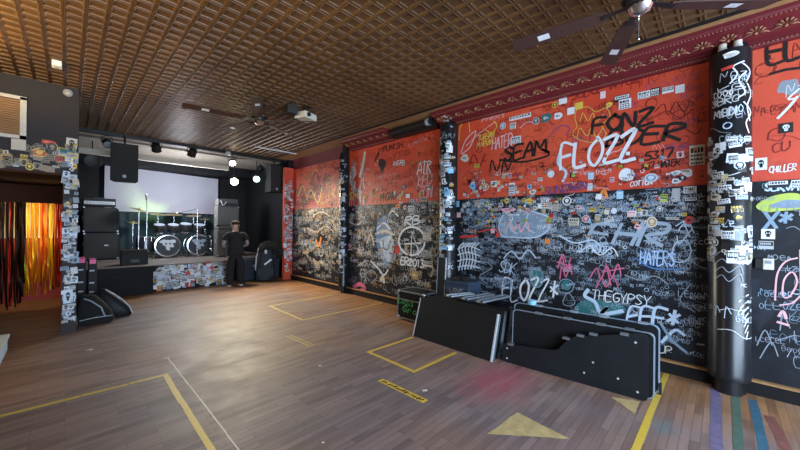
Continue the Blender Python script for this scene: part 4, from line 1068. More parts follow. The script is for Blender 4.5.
# ================================================================== CEILING FANS
def make_fan(label, loc, rz, r):
    t = thing('ceiling_fan', label, 'ceiling fan', loc, rz, 'ceiling fans')
    MB().lathe([(.02, .0), (.07, .0), (.09, -.03), (.07, -.07), (.02, -.085)], 'black_metal').build('canopy', t, smooth=True)
    MB().tube((0, 0, -.07), (0, 0, -.16), .016, 'black_metal').build('downrod', t, smooth=True)
    MB().lathe([(.03, -.15), (.10, -.16), (.125, -.19), (.125, -.235), (.10, -.27)], 'black_metal').lathe([(.127, -.2), (.13, -.21), (.127, -.222)], 'chrome', caps=False).build('motor', t, smooth=True)
    MB().lathe([(.08, -.27), (.085, -.30), (.06, -.34), (.015, -.36)], 'chrome').build('switch_cup', t, smooth=True)
    MB().path([(.03, 0, -.35), (.032, 0, -.44), (.03, 0, -.52)], .003, 'chrome', 5).sphere((.03, 0, -.53), .01, 'chrome', 8, 5).build('pull_chain', t)
    for k in range(5):
        a = 2*pi*k/5; R_ = Matrix.Rotation(a, 3, 'Z'); tilt = Matrix.Rotation(radians(11), 3, 'X')
        out = [(.22, -.045), (.30, -.062), (r*.6, -.075), (r-.03, -.08), (r, -.05), (r, .05), (r-.03, .08), (r*.6, .075), (.30, .062), (.22, .045)]
        mb = MB(); pts = []
        for zz in (0, -.009):
            for x, y in out: pts.append(R_ @ (tilt @ Vector((x, y, zz))+Vector((0, 0, -.275))))
        n = len(out); mb.add(pts, [tuple(range(n)), tuple(range(n, 2*n))[::-1]]+[(i, n+i, n+(i+1) % n, (i+1) % n) for i in range(n)], 'blade')
        b = mb.build('blade', t)
        ir = MB(); q = [R_ @ Vector(p) for p in ((.08, -.02, -.262), (.26, -.03, -.285), (.26, .03, -.285), (.08, .02, -.262))]
        ir.add([tuple(p) for p in q]+[(p.x, p.y, p.z-.006) for p in q], [(0, 1, 2, 3), (7, 6, 5, 4), (0, 4, 5, 1), (1, 5, 6, 2), (2, 6, 7, 3), (3, 7, 4, 0)], 'black_metal'); ir.build('blade_iron', b)
        lb_ = MB(); c0 = r*.72
        P = [R_ @ (tilt @ Vector((x, y, -.0115))+Vector((0, 0, -.275))) for x, y in ((c0-.05, -.035), (c0+.05, -.035), (c0+.05, .035), (c0-.05, .035))]
        lb_.add(P, [(3, 2, 1, 0)], 'white'); lb_.build('paper_label', b)
    return t


make_fan('dark five blade ceiling fan hanging over mid floor', (2.252, 5.587, ZC), radians(30), 1.1)
make_fan('dark mahogany ceiling fan overhead at the top right, blades cut by the frame', (3.163, .473, ZC), radians(25), 1.0)

# ================================================================== CEILING AND WALL FITTINGS
def fz(u, v, z):
    d = _F + _R*((u-400)/FPX) + _U*((225-v)/FPX); t = (z-EYE)/d.z
    return Vector((d.x*t, d.y*t, z))


def at_y(u, v, y):
    d = _F + _R*((u-400)/FPX) + _U*((225-v)/FPX); t = y/d.y
    return Vector((d.x*t, y, EYE+d.z*t))


p = fz(57, 61, ZC)
o = thing('ceiling_sensor', 'small white box sensor on the tin ceiling at upper left', 'sensor', p); MB().box((0, 0, -.045), (.09, .14, .07), 'white', None, .01).build('case', o); MB().box((0, 0, -.006), (.06, .08, .024), 'black_plastic').build('bracket', o); MB().tube((0, 0, -.078), (0, 0, -.09), .02, 'grey').build('lens', o)
p = fz(306, 107, ZC)
o = thing('projector', 'white projector fixed under the tin ceiling beside the far fan', 'projector', (p.x, p.y, ZC), radians(20))
MB().box((0, 0, -.17), (.30, .24, .11), 'offwhite', None, .015).build('case', o); MB().tube((0, 0, -.02), (0, 0, -.12), .02, 'black_metal').box((0, 0, -.016), (.12, .12, .02), 'black_metal').build('mount', o); MB().tube((-.08, -.115, -.17), (-.08, -.15, -.17), .035, 'black_plastic', n=16).build('lens', o, smooth=True)
p = fz(291, 102, ZC)
o = thing('ceiling_speaker', 'small black loudspeaker under the ceiling beside the white projector', 'speaker', (p.x, p.y, ZC)); MB().box((0, 0, -.13), (.19, .16, .14), 'black_plastic', None, .012).build('case', o); MB().box((0, 0, -.03), (.04, .04, .06), 'black_metal').build('bracket', o); MB().box((0, -.083, -.13), (.15, .008, .11), 'grille').build('grille', o)
a, b = fz(255, 146.5, 3.655), fz(297, 154, 3.655)
o = thing('strip_light', 'long white tube light on the ceiling in front of the stage', 'light', (a+b)/2); d = (b-a)/2; MB().tube(-d, d, .016, 'white', n=10).build('tube', o, smooth=True); MB().tube(-d*.98+Vector((0, 0, .0)), -d*.94, .022, 'grey').tube(d*.94, d*.98, .022, 'grey').box((0, 0, .03), (.1, .05, .03), 'grey').split('end_cap', o)
p = at_y(68, 93, YW)
o = thing('dome_camera', 'small white dome camera high on the dark wall at left', 'camera', (p.x, YW, p.z)); MB().lathe([(.055, 0), (.055, .015), (.045, .03)], 'silver', axis=(0, -1, 0), n=20).build('base', o, smooth=True); MB().sphere((0, -.03, -.005), .038, 'silver', 14, 8).build('dome', o, smooth=True)
# framed vent high on the left wall
o = thing('window_2', 'white framed tan vent window high on the dark wall at left', 'window', (-1.0, YW, 2.82), kind='structure')
fr = MB()
for x in (-.6, -.17, .13, .545): fr.bx(x-.02 if x < .5 else x-.03, x+.02 if x < .5 else x+.03, -.045, 0, 0, .58, 'offwhite')
fr.bx(-.62, .575, -.045, 0, 0, .045, 'offwhite').bx(-.62, .575, -.045, 0, .545, .59, 'offwhite'); fr.build('frame', o)
pn = MB()
for i in range(16): pn.box((-.03, -.012, .06+i*.031), (1.14, .018, .024), 'cream_slat' if False else 'wood_trim', rotm(rx=.5))
pn.build('slats', o); MB().bx(.44, .575, -.05, 0, -.16, -.01, 'cream').build('wood_block', o)
tag(MB().bx(-1.6, -.06, 9.2, 9.3, 2.03, 2.36, 'header_soffit').build('trim_6', kind='structure'), 'dark brown board added above the foil streamers to block the lit wall', 'added board')  # added board, hides the lit end wall and leaves a dark band
# streamers in the passage
def streamer_mat(name, c):
    mt = bpy.data.materials.new(name); mt.use_nodes = True; nt = mt.node_tree; nt.nodes.clear()
    out = nt.nodes.new('ShaderNodeOutputMaterial'); d = nt.nodes.new('ShaderNodeBsdfGlossy'); tr = nt.nodes.new('ShaderNodeBsdfTranslucent'); mx = nt.nodes.new('ShaderNodeMixShader')
    tc = nt.nodes.new('ShaderNodeTexCoord'); nz = nt.nodes.new('ShaderNodeTexNoise'); nz.inputs['Scale'].default_value = 6; nt.links.new(tc.outputs['Object'], nz.inputs['Vector'])
    rp = nt.nodes.new('ShaderNodeMix'); rp.data_type = 'RGBA'; rp.inputs[6].default_value = (*[x*.7 for x in c], 1); rp.inputs[7].default_value = (*[min(1, x*1.2) for x in c], 1); nt.links.new(nz.outputs['Fac'], rp.inputs[0])
    for n in (d, tr): nt.links.new(rp.outputs[2], n.inputs['Color'])
    d.inputs['Roughness'].default_value = .35; mx.inputs[0].default_value = .65
    nt.links.new(d.outputs[0], mx.inputs[1]); nt.links.new(tr.outputs[0], mx.inputs[2]); nt.links.new(mx.outputs[0], out.inputs[0]); M[name] = mt


for k, c in (('foil_yellow', (.9, .55, .03)), ('foil_orange', (.85, .25, .03)), ('foil_red', (.6, .04, .03)), ('foil_dark', (.03, .02, .02)), ('foil_silver', (.4, .38, .36)), ('foil_green', (.3, .5, .05))): streamer_mat(k, c)
mb = MB(); rnd = random.Random(12); x = -1.58
while x < -.09:
    yy = 9.45+rnd.uniform(-.07, .07); w = rnd.uniform(.014, .032); zb = rnd.uniform(.25, .6) if x > -.6 else rnd.uniform(.02, .25)
    if x < -.60: c = rnd.choice(['foil_dark', 'foil_dark', 'foil_dark', 'foil_red', 'foil_dark', 'foil_dark'])
    elif x < -.555: c = rnd.choice(['foil_dark', 'foil_green', 'foil_yellow'])
    elif x < -.40: c = rnd.choice(['foil_yellow', 'foil_yellow', 'foil_yellow', 'foil_orange'])
    else: c = rnd.choice(['foil_orange', 'foil_orange', 'foil_red', 'foil_dark', 'foil_yellow'])
    vs = []; n = 14; ph = rnd.uniform(0, 6)
    for i in range(n+1):
        z = 2.10-(2.10-zb)*i/n; s = .012*sin(ph+i*.7)*i/n; tw = .3*sin(ph+i*.4)
        vs += [(x+s, yy+tw*w, z), (x+s+w, yy-tw*w, z)]
    mb.add(vs, [(2*i, 2*i+1, 2*i+3, 2*i+2) for i in range(n)], c); x += rnd.uniform(.012, .03)
o = mb.build('streamer_curtain', kind='stuff'); tag(o, 'yellow orange and dark foil streamers hanging in the lit passage', 'streamers')
o = thing('curtain_rod', 'dark rod carrying the foil streamers in the passage', 'rod', (-.83, 9.45, 2.12)); MB().tube((-.76, 0, 0), (.76, 0, 0), .018, 'black_metal').build('rod', o); MB().box((-.745, 0, .12), (.03, .04, .23), 'black_metal').box((.745, 0, .12), (.03, .04, .23), 'black_metal').split('bracket', o)
o = thing('passage_lamp', 'glowing globe lamp behind the foil streamers', 'lamp', (-.45, 10.0, 2.36)); MB().sphere((0, 0, -.16), .07, 'bar_bulb', 14, 8).build('globe', o, smooth=True); MB().tube((0, 0, -.1), (0, 0, 0), .02, 'black_metal').build('stem', o)
# pale table at the left edge
o = thing('table', 'pale blue table corner at the left edge of the floor', 'table', (-.32, 4.1, 0))
MB().bx(-1.3, 0, -1.1, 0, .73, .755, 'white_gloss', .006).build('tabletop', o); MB().bx(-1.28, -.012, -1.08, -.012, .63, .73, 'white_gloss').build('apron', o)
for x, y in ((-1.2, -1.0), (-.22, -.95), (-1.2, -.2), (-.26, -.22)): MB().tube((x, y, 0), (x, y, .64), .025, 'alu').build('leg', o, smooth=True)

# ================================================================== CASES AND DECKS ALONG THE RIGHT WALL
def rrect(w, h, r, n=5):
    P = []
    for cx, cy, a0 in ((w-r, r, -90), (w-r, h-r, 0), (r, h-r, 90), (r, r, 180)):
        P += [(cx+r*cos(radians(a0+90*i/n)), cy+r*sin(radians(a0+90*i/n))) for i in range(n+1)]
    return P


# flight case with green writing
o = thing('flight_case', 'black flight case with metal edges and green handwriting by the graffiti wall', 'flight case', (4.17, 3.53, 0))
Lx, Ly, Lz = .41, .63, .52
MB().bx(.006, Lx-.006, .006, Ly-.006, .03, Lz-.006, 'laminate').build('body', o)
ed = MB(); e = .022
for x in (0, Lx-e):
    for y in (0, Ly-e): ed.bx(x, x+e, y, y+e, .025, Lz, 'alu')
for z in (.025, .36, Lz-e):
    for y in (0, Ly-e): ed.bx(0, Lx, y, y+e, z, z+e*(.7 if z == .36 else 1), 'alu')
    for x in (0, Lx-e): ed.bx(x, x+e, 0, Ly, z, z+e*(.7 if z == .36 else 1), 'alu')
ed.build('edging', o, label='aluminium edging')
for x in (.02, Lx-.02):
    for y in (.02, Ly-.02):
        c = MB()
        for z in (.045, Lz-.02): c.sphere((x, y, z), .032, 'alu', 10, 6)
        c.split('corner_cap', o); MB().tube((x+(.05 if x < .3 else -.05), y+(.05 if y < .3 else -.05), 0), (x+(.05 if x < .3 else -.05), y+(.05 if y < .3 else -.05), .03), .022, 'rubber').build('foot', o)
sf = lambda s, z, of: (.004-of, -s, z)
mb = MB(); word(mb, 'Locus', sf, (-.6, .30), (-.24, .27), .13, .014, 'green', .15, lay=.004); word(mb, 'Gro', sf, (-.5, .16), (-.16, .14), .11, .014, 'green', .15, lay=.004); mb.build('lettering', o, label='green handwriting')
mb = MB(); rnd = random.Random(4); s2 = lambda s, z, of: (s, .004-of, z)
for i in range(9):
    mb = MB(); sticker(mb, s2, .06+(i % 5)*.075, .14+.26*(i//5)+rnd.uniform(-.03, .03), .09, .07, rnd.choice(['white', 'ice', 'silver']), 'ink', rnd.choice(['skull', 'lines', 'round']), rnd.uniform(-.2, .2)); mb.build('sticker', o, label='pale sticker')

# tub with writing
o = thing('storage_tub', 'dark blue plastic tub with white writing between flight case and decks', 'tub', (4.62, 3.07, 0))
n = 4; prof = [(.16, .19, 0), (.19, .22, .72), (.205, .235, .73), (.205, .235, .77)]
mb = MB(); vs = []
for hx, hy, z in prof: vs += [(-hx, -hy, z), (hx, -hy, z), (hx, hy, z), (-hx, hy, z)]
mb.add(vs, [(k*4+i, k*4+(i+1) % 4, k*4+4+(i+1) % 4, k*4+4+i) for k in range(3) for i in range(4)]+[(3, 2, 1, 0), (12, 13, 14, 15)], 'navy_plastic'); mb.build('body', o)
mb = MB()
for t, z in (('LOVE', .60), ('SKU', .51), ('WORN', .42)): word(mb, t, lambda s, z, of: (-.163-.03*z/.72-of-.004, -s, z), (-.14, z), (.13, z), .06, .008, 'silver', .1, lay=.001)
mb.build('lettering', o, label='white handwriting')
mb = MB(); rnd = random.Random(2)
for i in range(6): mb.sphere((rnd.uniform(-.1, .1), rnd.uniform(-.14, .14), .785), rnd.uniform(.05, .09), 'black_cloth', 10, 6, (1, 1.2, .6))
tag(mb.build('cable_bundle'), 'black bundle heaped on the dark blue tub', 'cable'); bpy.data.objects['cable_bundle'].location = (4.62, 3.07, 0)
# folded stand leaning beside the mid column
o = thing('folded_easel', 'black folded easel with pale edges upright before the middle column', 'easel', (4.43, 3.41, 0), radians(6)); R_ = rotm(ry=radians(4))
MB().box((.04, 0, .567), (.025, .16, 1.13), 'black_plastic', R_).build('panel', o); MB().box((.035, -.078, .567), (.03, .008, 1.13), 'silver', R_).box((.035, .078, .567), (.03, .008, 1.13), 'grey', R_).split('edge_strip', o)


def deck(name, label, cat, org, end, h, lean, thick, m, frame, poly=None, edge=None, corner=.0):
    """board standing on its long edge from org to end on the floor, leaning back to +x by `lean` metres"""
    a, b = Vector((*org, 0)), Vector((*end, 0)); L_ = (b-a).length; ex = (b-a).normalized(); back = Vector((0, 0, 1)).cross(ex)
    if back.x < 0: back = -back
    up = (Vector((0, 0, math.sqrt(max(h*h-lean*lean, .01))))+back*lean).normalized(); nrm = ex.cross(up).normalized()
    if nrm.x > 0: nrm = -nrm
    o = thing(name, label, cat, a, 0)
    P = poly or rrect(L_, h, max(corner, .008))
    mb = MB(); base = -nrm*0
    A = [ex*p[0]+up*p[1] for p in P]; B = [p-nrm*thick for p in A]; n = len(P); off = Vector((0, 0, 0))
    zmin = min(v.z for v in A+B); off = Vector((0, 0, -zmin))
    mb.add([p+off for p in A+B], [tuple(range(n)), tuple(range(n, 2*n))[::-1]]+[(i, n+i, n+(i+1) % n, (i+1) % n) for i in range(n)], m); mb.build('board', o)
    if edge:            # thin pale edging round the rim
        e2 = MB(); g = nrm*.002; C_ = [p+off+g for p in A]; cen = sum(C_, Vector())/n; D_ = [p+off-nrm*thick*1.05 for p in A]
        C2 = [p+(p-cen).normalized()*.006 for p in C_]; D2 = [p+(p-cen).normalized()*.006 for p in D_]; I2 = [p-(p-cen).normalized()*.006 for p in C_]
        e2.add(C2+D2+I2, [(i, n+i, n+(i+1) % n, (i+1) % n) for i in range(n)]+[(2*n+i, i, (i+1) % n, 2*n+(i+1) % n) for i in range(n)], edge); e2.build('edging', o, label='pale metal edging')
    if frame:
        f2 = MB(); X = lambda s, u, t: tuple(ex*s+up*u-nrm*t+off)
        t0, t1 = thick, thick+frame
        for s0, s1, u0, u1 in ((0, L_, .0, .035), (0, L_, h-.035, h), (0, .035, 0, h), (L_-.035, L_, 0, h), (L_*.5-.02, L_*.5+.02, 0, h)):
            vs = [X(s, u, t) for t in (t0, t1) for s in (s0, s1) for u in (u0, u1)]
            f2.add(vs, [(0, 1, 3, 2), (4, 6, 7, 5), (0, 4, 5, 1), (2, 3, 7, 6), (0, 2, 6, 4), (1, 5, 7, 3)], 'alu')
        f2.build('frame', o, label='aluminium frame')
    return o, ex, up, nrm, off, L_


d1 = deck('stage_deck', 'black stage deck on its side facing the room, pale edge at its left', 'stage deck', (3.675, 3.33), (3.66, 2.02), .575, .17, .02, 'laminate', .06, None, None)
o, ex, up, nrm, off, L_ = d1
mb = MB()
for s in (0.003, L_-.003):
    vs = [tuple(ex*(s+q)+up*u+nrm*.003-nrm*t+off) for q in (-.009, .009) for u in (0, .575) for t in (0, .03)]; mb.add(vs, [(0, 1, 3, 2), (4, 6, 7, 5), (0, 4, 5, 1), (2, 3, 7, 6), (0, 2, 6, 4), (1, 5, 7, 3)], 'silver')
mb.split('edge_strip', o, label='pale edge strip')
deck('stage_deck', 'second black stage deck behind the front one with aluminium frame showing', 'stage deck', (3.79, 3.30), (3.78, 2.0), .60, .17, .02, 'laminate', .07)
deck('stage_deck', 'rearmost aluminium framed stage deck leaning in the row', 'stage deck', (3.92, 3.26), (3.91, 1.98), .60, .17, .02, 'laminate', .07)
# folded legs lying on the decks
legs = [((3.97, 2.86, .625), (4.36, 2.70, .63)), ((3.97, 2.58, .625), (4.50, 2.44, .64)), ((3.97, 2.34, .625), (4.53, 2.20, .65))]
for i, (a, b) in enumerate(legs):
    c = Vector(a)
    o = thing('support_frame', ['aluminium folding leg lying on the decks beside the tub', 'middle aluminium folding leg lying across the decks', 'aluminium folding leg lying on the decks nearest the black panels'][i], 'leg', a, 0, None)
    d = Vector(b)-c; e = Vector((-d.y, d.x, 0)).normalized()
    MB().tube((0, 0, 0), d, .017, 'alu').tube(e*.11, d+e*.11, .017, 'alu').split('tube', o); MB().tube((0, 0, 0), e*.11, .013, 'alu').tube(d, d+e*.11, .013, 'alu').tube(d*.5, d*.5+e*.11, .012, 'alu').split('cross_bar', o); MB().sphere((0, 0, 0), .022, 'black_plastic', 8, 5).sphere(tuple(e*.11), .022, 'black_plastic', 8, 5).split('end_cap', o)

# large black panels
polyA = [(0.03, 0), (1.40, 0), (1.428, .012), (1.44, .04), (1.44, .585), (1.43, .615), (1.40, .632), (1.36, .63), (.80, .475), (.74, .43), (.64, .30), (.58, .275), (.0, .215), (0, .03)]
oA = deck('tabletop', 'front black panel with a stepped top edge lying against the others', 'panel', (3.79, 1.94), (3.89, .50), .63, .02, .03, 'ply', 0, polyA, None, .03)
oB = deck('tabletop', 'black panel with rounded pale edge in the middle of the trio', 'panel', (3.91, 1.87), (3.99, .47), .625, .03, .035, 'laminate', 0, None, 'grey', .05)
oC = deck('tabletop', 'rearmost and tallest black panel with rounded pale edge', 'panel', (4.08, 1.93), (4.15, .45), .675, .03, .035, 'laminate', 0, None, 'steelblue', .06)
o, ex, up, nrm, off, L_ = oA
mb = MB()
for s, u in ((.06, .05), (.06, .17), (1.36, .07), (1.34, .54), (.98, .25), (1.2, .15), (.9, .12)): 
    c = ex*s+up*u+nrm*.001+off; mb.lathe([(.011, 0), (.009, .003)], 'silver', c, nrm, 10)
mb.split('screw_cap', o, label='pale screw cap')
mb = MB()
for s, u in ((.72, .44), (.86, .50), (.98, .54), (1.25, .60), (.1, .225)):
    c = ex*s+up*u+off-nrm*.014; mb.box(c, (.05, .07, .02), 'alu', rotm(rz=.05))
mb.split('latch', o, label='dull metal latch')
o, ex, up, nrm, off, L_ = oB
mb = MB()
for s in (.3, .62, .95, 1.2): mb.box(ex*s+up*.628+off-nrm*.017, (.045, .08, .02), 'alu', rotm(rz=.05))
mb.split('latch', o, label='dull metal latch')
o, ex, up, nrm, off, L_ = oC
mb = MB()
for s in (.3, .7, 1.0, 1.35): mb.box(ex*s+up*.678+off-nrm*.017, (.045, .08, .02), 'grey', rotm(rz=.05))
mb.box(ex*(L_+.012)+up*.06+off-nrm*.01, (.04, .02, .11), 'navy'); mb.split('latch', o, label='dull metal latch')
o = thing('tape_roll', 'blue roll of tape resting on top of the rear black panel', 'tape roll', (4.135, 1.72, .683)); MB().lathe([(.03, 0), (.05, 0), (.05, .055), (.03, .055), (.03, 0)], 'sky', n=20, caps=False).build('roll', o, smooth=True); MB().lathe([(.026, .002), (.031, .002), (.031, .053), (.026, .053), (.026, .002)], 'cream', n=20, caps=False).build('core', o, smooth=True)

# ================================================================== LEFT OF THE STAGE: upright cases and gig bags
def upright(label, x, y, w, d, h, rz=0):
    o = thing('upright_case', label, 'case', (x, y, 0), rz)
    MB().bx(-w/2, w/2, -d/2, d/2, .015, h, 'tolex', .01).build('body', o); MB().bx(-w*.36, w*.36, -d/2-.006, -d/2, h-.08, h-.005, 'hotpink').bx(-w*.36, w*.36, -d/2+.01, d/2-.01, h, h+.006, 'hotpink').build('label_patch', o, label='bright pink patch')
    mb = MB()
    for z in (h-.22, h-.45, h-.62): mb.bx(-w*.35, w*.2, -d/2-.006, -d/2, z, z+.025, 'silver')
    mb.split('latch', o); 
    for sx in (-1, 1): MB().tube((sx*w*.35, -d*.3, 0), (sx*w*.35, -d*.3, .02), .012, 'rubber').build('foot', o)


upright('tall black case with pink patch against the stickered door post', .185, 8.6, .12, .3, 1.0); upright('slightly shorter black case with pink patch beside the tall one', .335, 8.62, .12, .3, .97)


def bag_mesh(prof, depth, m, lean, n=14):
    """soft bag: outline half-widths by height, domed front and back"""
    mb = MB(); vs = []; rnd = random.Random(3)
    for z, x0, x1, dd in prof:
        for i in range(n):
            a = 2*pi*i/n; cx, hw = (x0+x1)/2, (x1-x0)/2
            c, s = cos(a), sin(a); c = math.copysign(abs(c)**.75, c); s = math.copysign(abs(s)**.75, s)
            k = 1+rnd.uniform(-.04, .04)
            vs.append((cx+hw*c*k, dd*s*k+lean*z, z))
    L_ = len(prof); mb.add(vs, [(i*n+j, i*n+(j+1) % n, (i+1)*n+(j+1) % n, (i+1)*n+j) for i in range(L_-1) for j in range(n)]+[tuple(range(n))[::-1], tuple(range((L_-1)*n, L_*n))], m)
    return mb


o = thing('gig_bag', 'slumped dark bag on the floor by the stickered door post', 'bag', (.115, 7.37, 0), 0)
bag_mesh([(0, .02, .42, .08), (.05, 0, .46, .12), (.2, .0, .42, .13), (.32, .01, .34, .12), (.42, .03, .26, .09), (.48, .06, .2, .04)], .2, 'black_cloth', .1).build('body', o, smooth=True)
MB().path([(.08, -.08, .44), (.16, -.13, .40), (.28, -.13, .28), (.33, -.13, .12)], .012, 'grey', 6).build('strap', o); MB().path([(.03, -.1, .1), (.2, -.145, .13), (.42, -.1, .12)], .006, 'silver', 5).build('zip', o)
o = thing('guitar_bag', 'shiny black guitar bag leaning with a pale zip edge', 'bag', (.52, 7.72, 0), radians(-8))
bag_mesh([(0, -.02, .30, .07), (.04, -.08, .33, .1), (.14, -.12, .30, .11), (.26, -.13, .20, .1), (.38, -.13, .08, .08), (.46, -.13, -.02, .05), (.50, -.12, -.06, .02)], .2, 'laminate', .12).build('body', o, smooth=True)
MB().path([(.33, -.1, .05), (.29, -.11, .17), (.19, -.09, .30), (.06, -.05, .42), (-.04, 0, .49)], .012, 'silver', 6).build('zip_edge', o, label='pale zip edge'); MB().path([(-.1, -.06, .42), (-.06, -.1, .3), (-.04, -.13, .15)], .012, 'black_cloth', 6).build('strap', o)

# ================================================================== STAGE GEAR
def cab(name, label, cat, c, w, d, h, grille='grille', bezel='tolex', badge=True, group=None):
    o = thing(name, label, cat, c, 0, group)
    MB().bx(-w/2, w/2, 0, d, .02, h, bezel, .015).build('body', o); MB().bx(-w/2+.035, w/2-.035, -.006, .01, .055, h-.04, grille).build('grille', o)
    mb = MB()
    for x in (-w/2+.02, w/2-.02):
        for z in (.045, h-.02): mb.box((x, .015, z), (.045, .045, .045), 'alu', None, .01)
    mb.split('corner_cap', o)
    for sx in (-1, 1): MB().bx(sx*w/2-.008, sx*w/2+.008, d*.35, d*.65, h*.5, h*.5+.1, 'alu', .004).build('handle', o)
    if badge: MB().bx(w*.08, w*.2, -.012, -.006, h*.52, h*.56, 'silver').build('badge', o)
    for sx in (-1, 1):
        for y in (.06, d-.06): MB().tube((sx*(w/2-.07), y, 0), (sx*(w/2-.07), y, .025), .02, 'black_plastic').build('foot', o)
    return o


AY = 12.0
cab('bass_cabinet', 'lower black bass cabinet on the stage at left', 'speaker cabinet', (.64, AY, SZ), .72, .4, .74)
cab('bass_cabinet', 'upper black bass cabinet stacked on another at left', 'speaker cabinet', (.63, AY, SZ+.74), .72, .4, .70, badge=False)
o = thing('amplifier_head', 'black amplifier head with pale control strip on the cabinet stack', 'amplifier', (.60, AY+.03, SZ+1.44))
MB().bx(-.33, .33, 0, .33, .02, .24, 'tolex', .012).build('body', o); MB().bx(-.31, .31, -.006, .004, .075, .155, 'silver').build('control_panel', o, label='pale control strip')
mb = MB()
for i in range(9): mb.tube((-.25+i*.062, -.006, .115), (-.25+i*.062, -.022, .115), .011, 'black_plastic', n=8)
mb.split('knob', o); MB().box((0, .16, .255), (.2, .03, .02), 'black_plastic').build('handle', o)
for sx in (-1, 1): MB().tube((sx*.27, .1, 0), (sx*.27, .1, .025), .02, 'black_plastic').build('foot', o)
# grey stack at right
cab('guitar_cabinet', 'lower grey guitar cabinet on the stage behind the person', 'speaker cabinet', (3.50, 10.95, SZ), .62, .36, .85, 'grey_grille', 'grey_tolex')
cab('guitar_cabinet', 'upper grey guitar cabinet stacked behind the person', 'speaker cabinet', (3.50, 10.95, SZ+.85), .62, .36, .72, 'grey_grille', 'grey_tolex', False)
o = thing('amplifier_head', 'grey amplifier head with pale cables on the right cabinet stack', 'amplifier', (3.50, 10.98, SZ+1.57)); MB().bx(-.29, .29, 0, .27, .015, .23, 'grey_tolex', .012).build('body', o); MB().bx(-.27, .27, -.006, .004, .03, .10, 'ink').build('control_panel', o)
for sx in (-1, 1): MB().tube((sx*.22, .1, 0), (sx*.22, .1, .02), .02, 'black_plastic').build('foot', o)
MB().path([(-.22, -.01, .17), (-.2, -.03, .1), (-.17, -.02, .03), (-.12, -.025, .04), (-.06, -.02, .14)], .012, 'white', 6).build('cable', o, label='white cable')
# wedge monitor
o = thing('wedge_monitor', 'black wedge floor monitor on the stage edge', 'monitor speaker', (1.15, 10.12, SZ))
prof = [(0, 0), (.40, 0), (.40, .14), (.24, .36), (.06, .36), (0, .25)]
MB().prism([(p[0], p[1]) for p in prof], (-.25, 0, 0), (0, 1, 0), (0, 0, 1), .5, 'tolex').build('body', o); MB().box((0, .33, .255), (.44, .008, .24), 'grille', rotm(rx=radians(36))).build('grille', o); MB().box((0, -.004, .1), (.16, .01, .07), 'black_metal').build('jack_plate', o)
for sx in (-1, 1): MB().box((sx*.253, .16, .2), (.01, .12, .04), 'black_metal').build('handle', o)


# hung PA speakers
def pa(label, c, rz, w, h, d):
    o = thing('pa_speaker', label, 'loudspeaker', c, rz); t = .78
    mb = MB(); P = [(-w/2, 0), (w/2, 0), (w/2*t, d), (-w/2*t, d)]
    mb.add([(x, y, z) for z in (0, h) for x, y in P], [(3, 2, 1, 0), (4, 5, 6, 7)]+[(i, (i+1) % 4, 4+(i+1) % 4, 4+i) for i in range(4)], 'tolex'); mb.build('body', o)
    MB().bx(-w/2+.02, w/2-.02, -.012, 0, .03, h-.03, 'grille').build('grille', o); MB().bx(-.03, .03, -.017, -.012, .07, .13, 'silver').build('badge', o)
    MB().tube((0, d*.4, h), (0, d*.4, ZC-.05-c[2]), .02, 'black_metal').box((0, d*.4, h+.01), (w*.6, .06, .02), 'black_metal').build('hanger', o)
    return o


pa('black loudspeaker hung from the ceiling left of the white screen', (.87, 9.5, 2.61), radians(-6), .48, .83, .42)
pa('black loudspeaker hung from the ceiling beside the red wall', (4.53, 9.86, 2.68), radians(10), .40, .84, .36)
# screen
o = thing('projection_screen', 'large white cloth screen across the back of the stage', 'screen', (2.26, 12.95, 0))
mb = MB(); nx, nz = 24, 10; vs = []
for i in range(nx+1):
    for k in range(nz+1):
        x = -1.52+3.04*i/nx; z = 2.03+(1.36-.09*i/nx)*k/nz; vs.append((x, .015*sin(i*.9)*(1-k/nz*.6)+.006*sin(i*2.3+k), z))
mb.add(vs, [(i*(nz+1)+k, (i+1)*(nz+1)+k, (i+1)*(nz+1)+k+1, i*(nz+1)+k+1) for i in range(nx) for k in range(nz)], 'screen'); mb.build('cloth', o, smooth=True)
MB().tube((-1.54, 0, 3.40), (1.54, 0, 3.31), .018, 'black_metal').build('top_bar', o); MB().bx(-1.52, 1.52, -.008, .02, 2.0, 2.03, 'black_metal').build('bottom_bar', o)
o = thing('back_curtain', 'dark blue green curtain hanging below the white screen', 'curtain', (2.3, 13.0, 0))
mb = MB(); vs = []; nx = 90
for i in range(nx+1):
    x = -2.0+4.0*i/nx; y = .035*sin(i*1.3)
    vs += [(x, y, SZ+.01), (x, y*.8, 2.02)]
M['teal_cloth'] = mat('dark_teal_cloth', (.022, .042, .048), .9, 0, .2, 20)
mb.add(vs, [(2*i, 2*i+2, 2*i+3, 2*i+1) for i in range(nx)], 'teal_cloth'); mb.build('cloth', o, smooth=True); MB().tube((-2.0, 0, 2.03), (2.0, 0, 2.03), .015, 'black_metal').build('rod', o)


